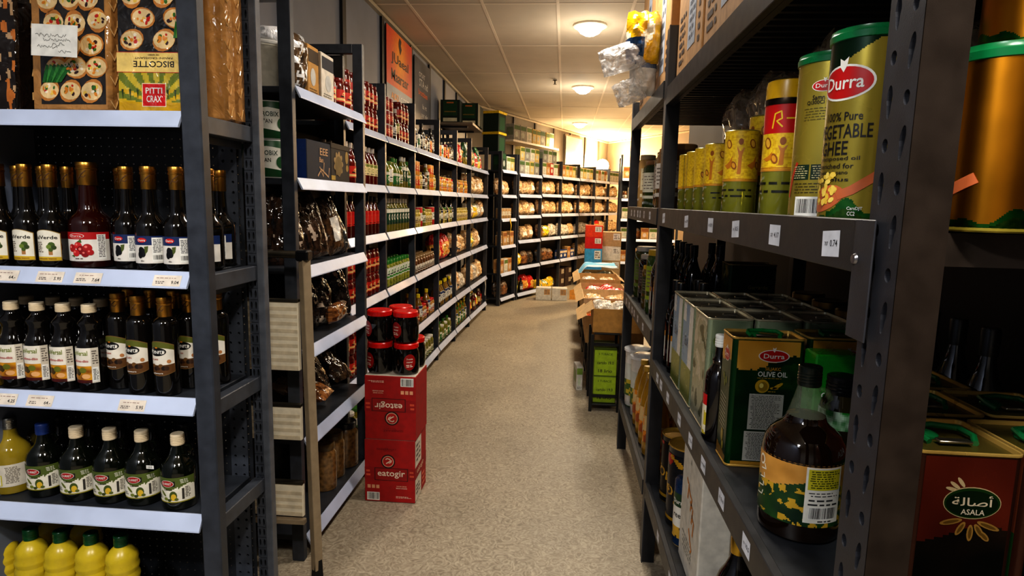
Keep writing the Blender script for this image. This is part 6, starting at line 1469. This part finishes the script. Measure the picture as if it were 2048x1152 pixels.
put('bc_a',b_bigcarton(.42,.42,.46,1),(.395,1.99,zt1),0,'large brown cardboard box on top of the near rack','box')
put('bc_b',b_bigcarton(.42,.44,.52,5),(.395,1.52,zt1),0,'large printed cardboard box nearest the camera on the near rack top','box')
put('bc_c',b_bigcarton(.42,.46,.75,8),(.396,2.62,zt2),0,'tall brown cardboard box on top of the second rack','box')
put('bc_d',b_bigcarton(.40,.5,.70,4),(.40,3.12,zt2),0,'farthest cardboard box on top of the second rack','box')
def b_hbag():
    up_=bag_mesh(.15,.22,.12,17,lambda u,v:(C(36,66,104) if (v<.45 and u<.5) else C(232,176,20) if nz(u*3,v*3,1,2)<.3 else C(240,230,200)),'wrap',18,20,crimp=False)
    lo=M().ext(bag_mesh(.12,.19,.08,29,C(240,240,240),'clearfilm',18,18,crimp=False),Matrix.Translation((-.0,-.02,.05))@Matrix.Rotation(R(-108),4,'Y'))
    return make('plastic_bag',[('printed_wrap',up_),('clear_end',lo)])
def b_hbag2():
    a_=bag_mesh(.12,.18,.10,23,lambda u,v:C(100,110,130) if v>.6 and u>.4 else C(220,216,208),'wrap',16,16,crimp=False)
    lo=M().ext(bag_mesh(.11,.13,.08,31,C(240,240,240),'clearfilm',16,16,crimp=False),Matrix.Translation((0,-.02,.04))@Matrix.Rotation(R(-112),4,'Y'))
    return make('plastic_bag',[('printed_wrap',a_),('clear_end',lo)])
q=at(1298,128,Y=2.86); put('hb1',b_hbag,(q.x-.03,2.86,q.z),0,'yellow and blue plastic bag with clear crumpled end bulging off the rack top','bag')
q=at(1300,188,Y=2.90); put('hb2',b_hbag2,(q.x-.035,2.90,q.z-.01),0,'smaller crumpled clear plastic bag hanging below the yellow one','bag')

# ================================================================== centre-right display of trays
ds=thing('display_stand','black steel stand in the aisle end holding green packs','stand',(.22,4.36,0))
for x in (0,.20):
    for y in (0,.36): M().box(x,x+.022,y,y+.022,0,.572,C(20,20,21),'powder',b=.002).build('leg',ds)
for z in (.06,.585): M().box(.022,.20,0,.38,z-.012,z,C(24,24,25),'powder',b=.002).build('shelf_board',ds)
for z in (.12,.50): M().box(.022,.20,.004,.016,z-.01,z+.01,C(20,20,21),'powder').build('rail',ds)
def b_gcart():
    w,h,d=.165,.20,.30; b=M().box(-w/2,w/2,0,d,0,h,C(90,110,24),'card',b=.003); a=Art(plane(0,0,0),mat='card',du=1); a.rect(-w*.48,h*.03,w*.48,h*.97,C(150,176,30)); a.txt('5 TUBACIE',0,h*.82,.016,C(60,80,20),w=.10,z=.0016); a.txt('cartdo 19.0',0,h*.5,.022,INK,w=.12,z=.0016); a.txt('18 lirio',0,h*.2,.024,INK,w=.10,z=.0016)
    return make('carton_box',[('carton',b),('print',a.m)])
for k in range(2): put('gcart',b_gcart,(.331,4.39,.0605+.2005*k),0,['lower','upper'][k]+' lime green carton with black lettering in the black stand','box')
def tray(w,d,h,col,inner,seed,kind):
    def f():
        m=M(); t=.006; m.box(-w/2,w/2,0,t,0,h,col,'card'); m.box(-w/2,w/2,d-t,d,0,h,col,'card'); m.box(-w/2,-w/2+t,t,d-t,0,h,col,'card'); m.box(w/2-t,w/2,t,d-t,0,h,col,'card'); m.box(-w/2+t,w/2-t,t,d-t,0,t,col,'card')
        # open flaps folded outward and sagging paper lining
        for s_ in (-1,1):
            fl=M(); x0=s_*w/2; fl.add([(x0,0,h),(x0,d,h),(x0+s_*.07,d*.95,h-.05),(x0+s_*.07,.05*d,h-.045)],[(0,1,2,3)],C(206,170,120),'card'); m.ext(fl)
        c=M(); rn=random.Random(seed)
        for i in range(5):
            for j in range(2):
                bm=bag_mesh(.17,.12,.10,seed+i,(lambda kd,sd:bagcol(kd,sd))(kind if rn.random()>.3 else 'white',seed+i),'film',8,8,crimp=False)
                T=Matrix.Translation((-w*.22+w*.44*j+rn.uniform(-.02,.02),.06+(d-.12)*i/4.,h*.55+rn.uniform(0,.03)))@Matrix.Rotation(rn.uniform(-.6,.6),4,'Z')@Matrix.Rotation(R(-75),4,'X'); c.ext(bm,T)
        pl_=M(); pl_.grid(lambda u,v:Vector((-w/2+.01+(w-.02)*u, .01+(d-.02)*v, h*.62+.05*noise.noise(Vector((u*4,v*6,seed))))),10,12,lambda u,v:C(232,222,206) if nz(u,v,5,seed)>-.15 else C(206,110,40),'film')
        return make('tray_box',[('carton',m),('packets',c),('paper_lining',pl_)])
    return f
tcols=[C(190,150,96),C(206,176,130),C(196,160,110),C(190,150,96),C(206,176,130)]
yy=4.40
put('tr0',tray(.34,.40,.17,C(176,128,62),None,3,'white'),(.40,4.38,.602-.0155+.0),0,'open brown carton on the black stand, foil packets inside','box')
tl=['open paper-lined tray of packed pastries behind the brown carton','second open tray of packed pastries along the rack','middle open tray of orange and white packets','fourth open tray of wrapped bread toward the back','farthest open tray of wrapped bread']
for i in range(5):
    y0=4.86+.72*i
    st=thing('crate_stand','black crate stand under the '+['first','second','third','fourth','fifth'][i]+' pastry tray','stand',(.42,y0,0))
    for x in (-.20,.17):
        for y in (0.02,.60): M().box(x,x+.03,y,y+.03,0,.37,C(24,22,20),'powder').build('leg',st)
    M().box(-.20,.20,.0,.65,.37,.395,C(60,46,32),'satin').build('top_board',st); M().box(-.20,.20,.0,.65,.10,.12,C(50,40,30),'satin').build('lower_board',st)
    put('tr%d'%(i+1),tray(.46,.62,.22+.03*(i%2),tcols[i],None,10+i*7,['red','tan','redwhite','tan','white'][i]),(.43,y0+.01,.3955),0,tl[i],'box')
    put(('lowbox',i%2),lambda:make('carton_box',box_parts(.30,.20,.5,[C(196,186,166),C(170,130,80)][i%2],C(110,90,60),i)),(.40,y0+.06,.1205),0,['pale','brown','pale','brown','pale'][i]+' carton stored under the '+['first','second','third','fourth','fifth'][i]+' pastry tray','box')
# items leaning low on the aisle side
put('leanbox',lambda:make('carton_box',box_parts(.05,.20,.16,C(200,196,186),C(120,150,60),4)),(.165,4.86,.0005),R(8),'small green and white carton on the floor beside the black stand','box')
g=M(); g.grid(lambda u,v:Vector((.44*(u-.5)*1.15,.62*(v-.5),.025*noise.noise(Vector((u*3,v*3,2)))-(.16*max(0,.22-u)/.22)**1)),16,16,lambda u,v:C(120,190,225) if .2<v<.8 else C(190,214,230),'cloth')
o=g.build('plastic_sheet'); o.location=(.43,8.07,.715); tag(o,'light blue plastic sheet draped over the farthest pastry tray','sheet')
# stacked red and blue boxes, white cartons
def b_plain(w,h,d,c,lc): return lambda:make('carton_box',[('carton',M().box(-w/2,w/2,0,d,0,h,c,'card',b=.003)),('label',(lambda a:(a.rect(w*.05,h*.45,w*.42,h*.9,lc),a.lines(w*.08,h*.5,w*.4,h*.85,3,C(120,110,100),z=.0014),a.m)[-1])(Art(plane(0,0,0),mat='card',du=1)))])
zz=.001
for i,(c,lab) in enumerate(((C(60,140,190),'lowest box of the red and blue stack, light blue'),(C(60,150,205),'second light blue box of the tall stack'),(C(64,160,214),'third light blue box of the tall stack'),(C(206,28,24),'lower red box of the red and blue stack'),(C(226,64,26),'orange-red box on top of the red and blue stack'))):
    h=[.28,.28,.28,.17,.17][i]; put('st%d'%i,b_plain(.25,h,.25,c,WHT),(.445,9.15,zz),0,lab,'box'); zz+=h+.0005
zz=.001
for i in range(5):
    h=.215; put('wst%d'%(i%2),b_plain(.27,h,.28,[C(176,146,104),C(220,212,198)][i%2],C(230,226,216)),(.735,9.45,zz),R(3*(i%2)),['lowest brown','second, white','middle brown','fourth, white','top brown'][i]+' carton of the stack right of the red boxes','box'); zz+=h+.0005
for i,(x,y,lab) in enumerate(((-.285,9.72,'left white carton on the floor before the far shelves'),(-.035,9.72,'right white carton on the floor before the far shelves'))):
    put('wfl',b_plain(.235,.19,.2,C(214,208,196),C(200,150,90)),(x,y-.25,.001),R(2*i),lab,'box')
g=M(); g.add([(0,0,0),(.14,0,0),(.12,.1,.0),(.02,.12,.0),(.0,.03,.14),(.10,.05,.17)],[(0,1,5,4),(0,4,3),(1,2,5),(0,3,2,1)],C(224,150,60),'card'); o=g.build('torn_carton'); o.location=(.12,9.62,.001); tag(o,'torn orange carton flap lying beside the white cartons','box')
for i,(s_,k) in enumerate(((.2,'yellow0'),(.45,'yellow1'),(.66,'yellow0'))):
    fn=CAT[k][0]; p=FD[1].P(s_,.14,.001); put((k,'fl'),lambda:fn(False),p,FD[1].ang,['left','middle','right'][i]+' yellow printed bag on the floor under the second far bay','bag')
for i,(s_,z_) in enumerate(((.2,0),(.2,1),(.52,0),(.52,1))):
    p=FD[2].P(s_,.05,.001+z_*.171); put('smallcr',b_plain(.28,.17,.24,C(60,42,34),C(206,190,160)),p,FD[2].ang,['lower left','upper left','lower right','upper right'][i]+' dark crate on the floor under the third far bay','crate')
FE=shelving('crowded shelving unit facing the camera at the back right','dummy' if False else (.965,11.0),(1.965,11.0),.4,[1.95,1.6,1.25,.9,.5],2.35)
for li,seq in enumerate((['box_tan','box_white'],['jar_brown','box_white','tub'],['box_white','box_tan','nuts0'],['box_white','nuts1','box_tan'],['box_tan','tan0'])): fill(FE,li,seq,'back right unit',rows=1)

# loose strips hanging from two price rails
for nm,fr,sx,z,w,h,c,lab in (('paper_strip',FB[5],FB[5].w*.80,.485,.035,.24,C(226,222,214),'white paper strip hanging from the rail of the last left bay'),('ribbon',FC,.30,1.255,.05,.20,C(222,184,40),'yellow ribbon hanging from the middle rail of the corner bay')):
    m=M(); m.grid(lambda u,v:Vector((w*(u-.5)*(1-.8*(1-v) if nm=='ribbon' else 1)+.012*math.sin(v*5),.004*math.sin(v*9),-h*(1-v))),2,8,c,'satin')
    o=m.build(nm); o.location=fr.P(sx,-.034,z); o.rotation_euler=(0,0,fr.ang); tag(o,lab,'strip')
w=bpy.data.worlds.new('world'); SC.world=w; w.use_nodes=True; w.node_tree.nodes['Background'].inputs['Color'].default_value=(.5,.6,.8,1); w.node_tree.nodes['Background'].inputs['Strength'].default_value=.02
SC.view_settings.view_transform='Standard'; SC.view_settings.look='Medium High Contrast'; SC.view_settings.exposure=0
SC.cycles.max_bounces=8; SC.cycles.transparent_max_bounces=16; SC.cycles.use_denoising=True
SC.cycles.sample_clamp_indirect=4
for k in list(PROTO):
    if not PROTO[k][1]:
        def rm(o):
            for ch in KIDS.get(o.name,[]): rm(ch)
            bpy.data.objects.remove(o)
        rm(PROTO[k][0])
